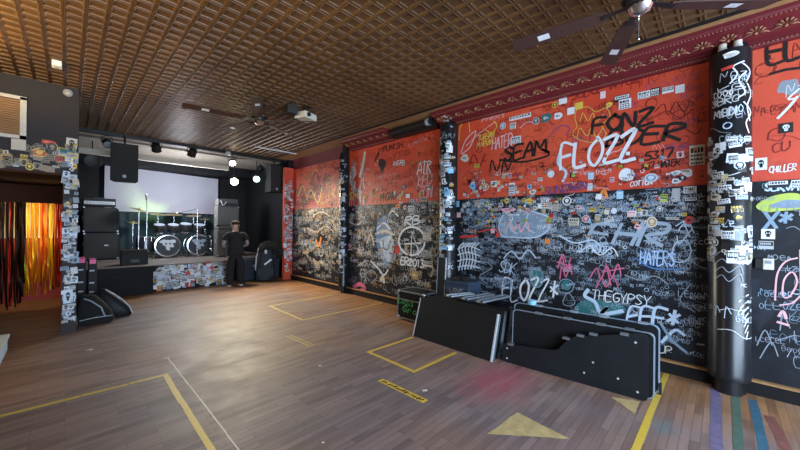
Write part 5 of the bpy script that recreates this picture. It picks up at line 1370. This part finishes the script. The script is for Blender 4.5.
# ---- drums
def drum_shell(o, r, d, axis, head, shell='black_plastic', hoop='chrome'):
    """shell along axis starting at origin"""
    MB().lathe([(r*.97, .012), (r*.985, .02), (r*.985, d-.02), (r*.97, d-.012)], shell, axis=axis, n=32).build('shell', o, smooth=True)
    MB().lathe([(r*.9, -.003), (r, 0), (r*1.01, .012), (r, .028), (r*.96, .03)], hoop, axis=axis, n=32, caps=False).build('hoop', o, smooth=True)
    MB().lathe([(r*.9, d+.003), (r, d), (r*1.01, d-.012), (r, d-.028), (r*.96, d-.03)], hoop, axis=axis, n=32, caps=False).build('hoop', o, smooth=True)
    MB().lathe([(r*.93, -.002), (r*.92, .004)], head, axis=axis, n=32).build('drum_head', o)
    q = Vector(axis).to_track_quat('Z', 'Y'); mb = MB()
    for i in range(8):
        a = 2*pi*i/8+.2; p = q @ Vector((r*1.0*cos(a), r*1.0*sin(a), 0)); ax = Vector(axis).normalized()
        mb.tube(p+ax*.01, p+ax*min(.12, d*.8), .007, 'chrome', n=6)
    mb.build('lug', o)


for i, (u, v, lb) in enumerate(((168, 246, 'left bass drum with pale skull shape on its dark head'), (199, 246, 'right bass drum with pale skull shape on its dark head'))):
    p = at_y(u, v, 11.6); r = .325; o = thing('bass_drum', lb, 'drum', (p.x, 11.6, SZ+r+.035))
    drum_shell(o, r, .42, (0, 1, 0), 'ink')
    mb = MB(); sf = lambda s, z, of: (s, -.004-of, z)
    for q in ((-.0, .06, .13, .10), (-.12, .13, .08, .05), (.12, .13, .08, .05), (0, -.06, .05, .08), (.1, -.02, .05, .03)): blob(mb, sf, *q, 'grey' if i else 'silver', 16, .12, .001, i)
    for q in ((-.05, .06), (.05, .06)): blob(mb, sf, *q, .025, .03, 'ink', 10, .05, .003)
    mb.build('head_print', o, label='pale skull print')
    for s in (-1, 1): MB().tube((s*r*.9, .1, -r*.35), (s*(r+.03), .0, -r-.033), .011, 'chrome').build('spur', o, smooth=True)
toms = [(159.5, 228, 11.75, .14, .24, 'left rack tom over the bass drums'), (173.5, 228, 11.75, .145, .25, 'second rack tom with a pale towel left of centre'), (186, 227, 11.75, .15, .26, 'third rack tom over the gap between bass drums'), (199.5, 228, 11.75, .155, .28, 'right rack tom over the right bass drum')]
for u, v, y, r, d, lb in toms:
    p = at_y(u, v, y); o = thing('rack_tom', lb, 'drum', (p.x, y, p.z+.1)); drum_shell(o, r, d, (0, .35, -1), 'grey', 'black_plastic')
    MB().path([(0, .02, -.12), (0, .17, -.12), (0, .19, -.2), (0, .19, SZ+.69-p.z-.1)], .013, 'chrome', 8).build('tom_arm', o, smooth=True)
p = at_y(145, 247, 12.0); o = thing('floor_tom', 'black floor tom at the left of the drum kit', 'drum', (p.x, 12.0, SZ+.62)); drum_shell(o, .22, .42, (0, 0, -1), 'grey', 'black_plastic')
for k in range(3): a = k*2.094+.4; MB().tube((.235*cos(a), .235*sin(a), -.1), (.25*cos(a), .25*sin(a), -.62), .011, 'chrome').build('leg', o, smooth=True)
p = at_y(210, 247, 12.1); o = thing('floor_tom', 'black floor tom at the right of the drum kit', 'drum', (p.x, 12.1, SZ+.62)); drum_shell(o, .22, .42, (0, 0, -1), 'grey', 'black_plastic')
for k in range(3): a = k*2.094+.4; MB().tube((.235*cos(a), .235*sin(a), -.1), (.25*cos(a), .25*sin(a), -.62), .011, 'chrome').build('leg', o, smooth=True)


def cymbal(u, v, y, r, tilt, lb):
    p = at_y(u, v, y); x, z = p.x, p.z-SZ
    o = thing('cymbal_stand', lb, 'cymbal', (x, y, SZ)); ax = Vector((sin(tilt), -.15, cos(tilt)))
    MB().lathe([(r, -.012), (r*.6, 0), (r*.22, .012), (r*.16, .03), (.01, .036), (.01, .03), (r*.15, .024), (r*.22, .006), (r, -.016)], 'brass', (0, 0, z), ax, 32).build('cymbal', o, smooth=True)
    MB().tube((0, 0, .12), (0, 0, z), .012, 'chrome').tube((0, 0, z), tuple(Vector((0, 0, z))+ax*.07), .008, 'chrome').build('pole', o, smooth=True)
    for k in range(3): a = k*2.094; MB().tube((0, 0, .3), (.25*cos(a), .25*sin(a), .01), .010, 'chrome').build('leg', o, smooth=True)


cymbal(139, 209.5, 11.8, .25, .3, 'large tilted cymbal at the left of the drum kit'); cymbal(158, 214, 12.45, .22, .05, 'flat cymbal left of centre over the drum kit'); cymbal(174, 214.5, 12.65, .24, -.03, 'flat cymbal over the middle of the drum kit'); cymbal(193.5, 215.5, 12.3, .22, -.08, 'cymbal over the right bass drum'); cymbal(133, 222, 12.5, .18, .1, 'small low cymbal at the far left of the kit'); cymbal(205, 219, 12.6, .17, -.1, 'small low cymbal at the right of the kit')


def mic_stand(base, elbow, tip, lb):
    o = thing('microphone_stand', lb, 'microphone stand', base); e, t = Vector(elbow)-Vector(base), Vector(tip)-Vector(base)
    MB().tube((0, 0, .08), (0, 0, e.z), .011, 'chrome').build('pole', o, smooth=True); MB().tube(Vector((0, 0, e.z)), t, .009, 'black_metal').build('boom', o, smooth=True)
    d = (t-Vector((0, 0, e.z))).normalized(); MB().tube(t, t+d*.13, .018, 'black_plastic', .02).sphere(tuple(t+d*.15), .028, 'silver', 10, 6).build('microphone', o, smooth=True)
    for k in range(3): a = k*2.094+.5; MB().tube((0, 0, .1), (.25*cos(a), .25*sin(a), .01), .009, 'chrome').build('leg', o, smooth=True)


p = at_y(147, 210, 11.2); t = at_y(146.5, 200, 11.2); mic_stand((p.x, 11.2, SZ), (p.x, 11.2, p.z), tuple(t), 'upright microphone stand with pale tip in front of the screen')
p = at_y(197.5, 209, 11.25); t = at_y(183, 212, 11.25); mic_stand((p.x, 11.25, SZ), (p.x, 11.25, p.z), tuple(t), 'microphone boom reaching left over the right bass drum')
p = at_y(233, 225, 10.5); t = at_y(221, 225.5, 10.4); mic_stand((p.x+.02, 10.5, SZ), (p.x+.02, 10.5, p.z), tuple(t), 'black microphone boom behind the person')


# ---- stage lamps
def par(label, c, aim, lens, r=.10, l=.2, hang=None, can='black_metal'):
    o = thing('stage_lamp', label, 'stage light', c); ax = (Vector(aim)-Vector(c)).normalized()
    MB().lathe([(r*.5, -l), (r*.8, -l*.9), (r, -l*.45), (r, 0), (r*1.06, .005), (r*.94, .012), (r*.93, -.01)], can, axis=ax, n=20).build('can', o, smooth=True); MB().lathe([(r*.92, -.004), (r*.5, .006), (.002, .01)], lens, axis=ax, n=20).build('lens', o, smooth=True)
    s = ax.cross(Vector((0, 0, 1))).normalized(); b = -ax*l*.4
    MB().path([b+s*(r+.01), b+s*(r+.012)+Vector((0, 0, .12)), b+Vector((0, 0, .16)), b-s*(r+.012)+Vector((0, 0, .12)), b-s*(r+.01)], .009, 'black_metal', 6).build('yoke', o)
    top = b+Vector((0, 0, .155))
    if hang is not None: MB().tube(top, (top.x, top.y, hang-c[2]), .012, 'black_metal').build('hanger', o)
    return o


par('brightly lit warm stage lamp under the stage ceiling', (3.27, 9.95, 3.41), (2.6, 6, .8), 'lamp', .085, .18, ZC-.05)
par('lit pale green stage lamp hanging below the warm one', (3.38, 10.12, 2.91), (2.2, 5, 1.5), 'lamp_cool', .11, .18, ZC-.05)
par('small teal lit stage lamp by the right loudspeaker', (4.07, 10.25, 3.07), (2.6, 6.5, 1.8), 'lamp_teal', .10, .15, ZC-.05)
par('unlit black stage lamp above the white screen', (1.52, 9.98, 3.47), (2.2, 12, .9), 'black_plastic', .10, .2, ZC-.05)
par('second unlit black stage lamp along the stage ceiling', (2.26, 9.98, 3.47), (2.0, 12, .9), 'black_plastic', .10, .2, ZC-.05)
par('unlit black stage lamp above the left loudspeaker', (.62, 9.98, 3.45), (.9, 8.6, 2.2), 'silver', .09, .18, ZC-.05)
par('unlit black stage lamp nearest the right loudspeaker', (4.3, 10.65, 3.42), (3.6, 11, 2), 'black_plastic', .09, .18, ZC-.05)
par('dark round stage lamp low at the left of the stage', (.40, 10.8, 3.15), (.6, 8.6, 2.6), 'black_plastic', .16, .22, ZC-.05)
par('silver clip lamp under the ceiling before the stage', (3.02, 9.5, 3.58), (3.1, 8.6, 2.9), 'silver', .06, .13, ZC-.005, 'alu')

# ---- right of the stage: trunk, trolley bag, jacket
o = thing('equipment_trunk', 'low dark blue trunk against the stage behind the trolley bag', 'trunk', (3.95, 10.08, 0)); MB().bx(-.45, .72, -.18, .2, .03, .62, 'navy', .012).build('body', o); MB().bx(-.46, .73, -.19, .21, .43, .46, 'black_metal').build('edge_strip', o)
for x in (-.38, .65):
    for y in (-.12, .14): MB().tube((x, y, 0), (x, y, .035), .025, 'black_plastic').build('foot', o)
for x in (-.1, .4): MB().bx(x, x+.08, -.195, -.18, .4, .48, 'alu').build('latch', o)
o = thing('trolley_bag', 'navy trolley bag with white tag standing beside the person', 'bag', (4.10, 9.62, 0), radians(-18))
bag_mesh([(.03, -.22, .24, .12), (.06, -.25, .27, .15), (.3, -.245, .265, .16), (.7, -.22, .24, .15), (.95, -.18, .2, .13), (1.08, -.13, .13, .09), (1.12, -.06, .06, .04)], .2, 'navy', .0, 20).build('body', o, smooth=True)
MB().path([(-.27, -.09, .35), (-.25, -.11, .7), (-.2, -.09, .95), (-.12, -.05, 1.08)], .016, 'offwhite', 6).build('piping', o, label='pale piping'); MB().box((.06, -.165, .58), (.24, .01, .045), 'white', rotm(ry=radians(-38))).build('tag', o, label='white tag'); MB().sphere((.0, -.15, .88), .05, 'silver', 10, 6, (.8, .3, 1.3)).build('badge', o)
MB().bx(-.22, .22, -.165, -.14, .16, .4, 'navy', .01).build('pocket', o)
for sx in (-1, 1): MB().tube((sx*.24, .04, .04), (sx*.2, .04, .04), .04, 'black_plastic', n=14).build('wheel', o, smooth=True)
mb = MB(); vs = []; nx, nz = 16, 10; rnd = random.Random(9)
for i in range(nx+1):
    for k in range(nz+1):
        u_, v_ = i/nx*2-1, k/nz*2-1; x = u_*.33; y = v_*.22; z = 1.155-.05*u_**2-.26*max(0, abs(u_)-.45)**1.3-.42*max(0, abs(v_)-.5)+.018*sin(i*1.7+k*.8)+.012*sin(k*2.1)
        vs.append((x, y, z))
mb.add(vs, [(i*(nz+1)+k, (i+1)*(nz+1)+k, (i+1)*(nz+1)+k+1, i*(nz+1)+k+1) for i in range(nx) for k in range(nz)], 'black_cloth')
o = mb.build('jacket', smooth=True); o.location = (4.11, 9.62, 0); o.rotation_euler = (0, radians(8), radians(-18)); tag(o, 'black jacket draped over the top of the navy trolley bag', 'jacket')
sm = o.modifiers.new('thickness', 'SOLIDIFY'); sm.thickness = .02; sm.offset = 1

# bar lamps outside the frame carry the warm light
for i, (x, y) in enumerate(((-.95, 2.9), (-1.05, 5.1), (-1.2, .2))):
    o = thing('uplight_pendant', ['bowl uplight pendant over the bar', 'bowl uplight pendant near the passage', 'bowl uplight pendant nearest the street'][i], 'lamp', (x, y, ZC)); MB().tube((0, 0, 0), (0, 0, -.82), .008, 'black_metal').build('cord', o); MB().tube((0, 0, -.80), (0, 0, -.87), .022, 'black_metal').build('socket', o, smooth=True); MB().sphere((0, 0, -.90), .045, 'bar_bulb', 12, 8).build('bulb', o, smooth=True); MB().lathe([(.02, -1.0), (.10, -.99), (.16, -.95), (.155, -.95), (.1, -.98), (.02, -.99)], 'black_metal').build('bowl_shade', o, smooth=True); MB().tube((.1, 0, -.84), (.15, 0, -.95), .004, 'black_metal').tube((0, 0, -.84), (.1, 0, -.84), .004, 'black_metal').build('bracket', o)

# ================================================================== THE PERSON
def skin_mesh(nodes, edges, mats, sub=2, root=0):
    """nodes: [(x,y,z,rx,ry)], a skinned and subdivided surface baked to one mesh"""
    me = bpy.data.meshes.new('skin'); me.from_pydata([n[:3] for n in nodes], edges, []); o = bpy.data.objects.new('skin', me); COL.objects.link(o)
    o.modifiers.new('s', 'SKIN').use_smooth_shade = True; o.modifiers['s'].branch_smoothing = .6
    sv = me.skin_vertices[0].data
    for i, n in enumerate(nodes): sv[i].radius = (n[3], n[4] if len(n) > 4 else n[3]); sv[i].use_root = (i == root)
    sb = o.modifiers.new('u', 'SUBSURF'); sb.levels = sub; sb.render_levels = sub
    dg = bpy.context.evaluated_depsgraph_get(); ev = o.evaluated_get(dg); out = bpy.data.meshes.new_from_object(ev)
    vs = [tuple(v.co) for v in out.vertices]; fs = [tuple(p.vertices) for p in out.polygons]
    bpy.data.objects.remove(o); bpy.data.meshes.remove(me); bpy.data.meshes.remove(out)
    return vs, fs


def person(loc, rz):
    t = thing('person', 'person in black t-shirt and trousers with a cap, back turned, by the stage', 'person', loc, rz)
    N = []; E_ = []

    def chain(pts, start=None):
        prev = start
        for p in pts:
            N.append(p); i = len(N)-1
            if prev is not None: E_.append((prev, i))
            prev = i
        return prev
    hip = chain([(0, 0, .95, .13, .09)]); ch = chain([(0, 0, 1.10, .155, .11), (0, .01, 1.28, .165, .115), (0, .02, 1.41, .12, .08)], hip)
    nk = chain([(0, .035, 1.49, .062), (0, .06, 1.55, .064), (0, .085, 1.60, .085, .09), (0, .095, 1.66, .088, .10), (0, .085, 1.715, .06, .07)], ch)
    for s in (-1, 1):
        chain([(s*.19, .01, 1.40, .07), (s*.255, -.005, 1.27, .058), (s*.30, -.02, 1.14, .046), (s*.285, .10, 1.08, .042), (s*.25, .22, 1.05, .03), (s*.235, .27, 1.045, .034, .02), (s*.225, .315, 1.04, .03, .018)], ch)
        chain([(s*.095, 0, .86, .08), (s*.112, .015, .68, .072), (s*.125, .02, .50, .058), (s*.13, 0, .32, .052), (s*.135, -.015, .10, .042), (s*.14, .05, .045, .04), (s*.15, .14, .035, .036)], hip)
    vs, fs = skin_mesh(N, E_, None)
    mb = MB().add(vs, fs, 'skin')
    for i, f in enumerate(mb.f):        # tattooed arms
        c = sum((Vector(mb.v[k]) for k in f), Vector())/len(f)
        if abs(c.x) > .2 and c.z > 1.0: mb.mi[i] = mb.mslot('tattoo')
    for s in (-1, 1):                   # five curled fingers rooted in each palm
        for k, (dz, ln, r) in enumerate(((.026, .040, .0095), (.009, .046, .0098), (-.008, .043, .0095), (-.024, .034, .0085))):
            b = (s*.222, .315, 1.04+dz); pts = [(*b, r), (s*.217, .315+ln*.8, 1.04+dz, r), (s*.20, .318+ln*1.15, 1.037+dz, r*.95), (s*.182, .315+ln*.95, 1.034+dz, r*.85)]
            v2, f2 = skin_mesh(pts, [(0, 1), (1, 2), (2, 3)], None, 1); mb.add(v2, f2, 'skin')
        v2, f2 = skin_mesh([(s*.225, .27, 1.06, .012), (s*.20, .30, 1.085, .011), (s*.18, .335, 1.08, .0095)], [(0, 1), (1, 2)], None, 1); mb.add(v2, f2, 'skin')
        mb.sphere((s*.098, .085, 1.635), .03, 'skin', 10, 6, (.35, .7, 1.1))           # ears
        mb.sphere((s*.035, .178, 1.65), .013, 'white', 8, 6)                            # eyes
    mb.sphere((0, .20, 1.615), .018, 'skin', 8, 6, (.8, 1.1, 1.3)); mb.box((0, .178, 1.575), (.05, .012, .01), 'rose')
    mb.build('body', t, smooth=True)
    # clothes
    N2 = []; E2 = []
    N2 += [(0, 0, .86, .20, .155), (0, 0, 1.0, .21, .16), (0, 0, 1.15, .205, .155), (0, .01, 1.30, .21, .15), (0, .02, 1.40, .155, .105), (0, .03, 1.455, .085, .08)]
    E2 += [(i, i+1) for i in range(5)]
    for s in (-1, 1):
        k = len(N2); N2 += [(s*.19, .01, 1.405, .092), (s*.25, -.005, 1.30, .088), (s*.282, -.012, 1.215, .086)]; E2 += [(4, k), (k, k+1), (k+1, k+2)]
    vs, fs = skin_mesh(N2, E2, None, 2, 1); MB().add(vs, fs, 'shirt').build('t_shirt', t, smooth=True)
    N3 = [(0, 0, .98, .20, .15), (0, 0, .86, .215, .155)]; E3 = [(0, 1)]
    for s in (-1, 1):
        k = len(N3); N3 += [(s*.105, 0, .80, .125), (s*.118, .01, .62, .118), (s*.128, .015, .45, .112), (s*.135, 0, .25, .108), (s*.138, 0, .06, .106)]; E3 += [(1, k)]+[(k+i, k+i+1) for i in range(4)]
    vs, fs = skin_mesh(N3, E3, None, 2); MB().add(vs, fs, 'trousers').build('trousers', t, smooth=True)
    for s in (-1, 1):
        sh = MB(); x = s*.145
        sh.lathe([(.047, .03), (.05, .06), (.045, .10), (.042, .12)], 'shirt', (x, -.03, 0)); sh.sphere((x, .07, .055), .06, 'shirt', 14, 8, (.85, 2.1, .75)); so_ = sh.build('shoe', t, smooth=True)
        P = []
        for i in range(20):
            a = 2*pi*i/20; P.append((x+.056*cos(a)*(1+.08*sin(a)), .055+.15*sin(a)))
        m2 = MB(); m2.add([(a, b, z) for z in (0, .032) for a, b in P], [tuple(range(20))[::-1], tuple(range(20, 40))]+[(i, (i+1) % 20, 20+(i+1) % 20, 20+i) for i in range(20)], 'rubber'); m2.build('sole', so_, label='white sole')
    hr = MB().sphere((0, .09, 1.69), .098, 'ink', 18, 10, (.95, 1.02, .55)); hr.build('hair', t, smooth=True)
    cp = MB().lathe([(.112, 0), (.113, .03), (.104, .065), (.075, .095), (.03, .11), (.002, .112)], 'cap', (0, .085, 1.665), (0, .12, 1), 24); co = cp.build('cap', t, smooth=True)
    br = MB(); P = [(.1*cos(a), .085+.09+.10*sin(a)) for a in [pi*i/10 for i in range(11)]]; br.add([(x, y, z) for z in (1.667, 1.657) for x, y in P], [tuple(range(11)), tuple(range(11, 22))[::-1]]+[(i, 11+i, 11+(i+1) % 11, (i+1) % 11) for i in range(11)], 'cap'); br.build('brim', co)
    return t


person((3.22, 9.47, 0), radians(-8))
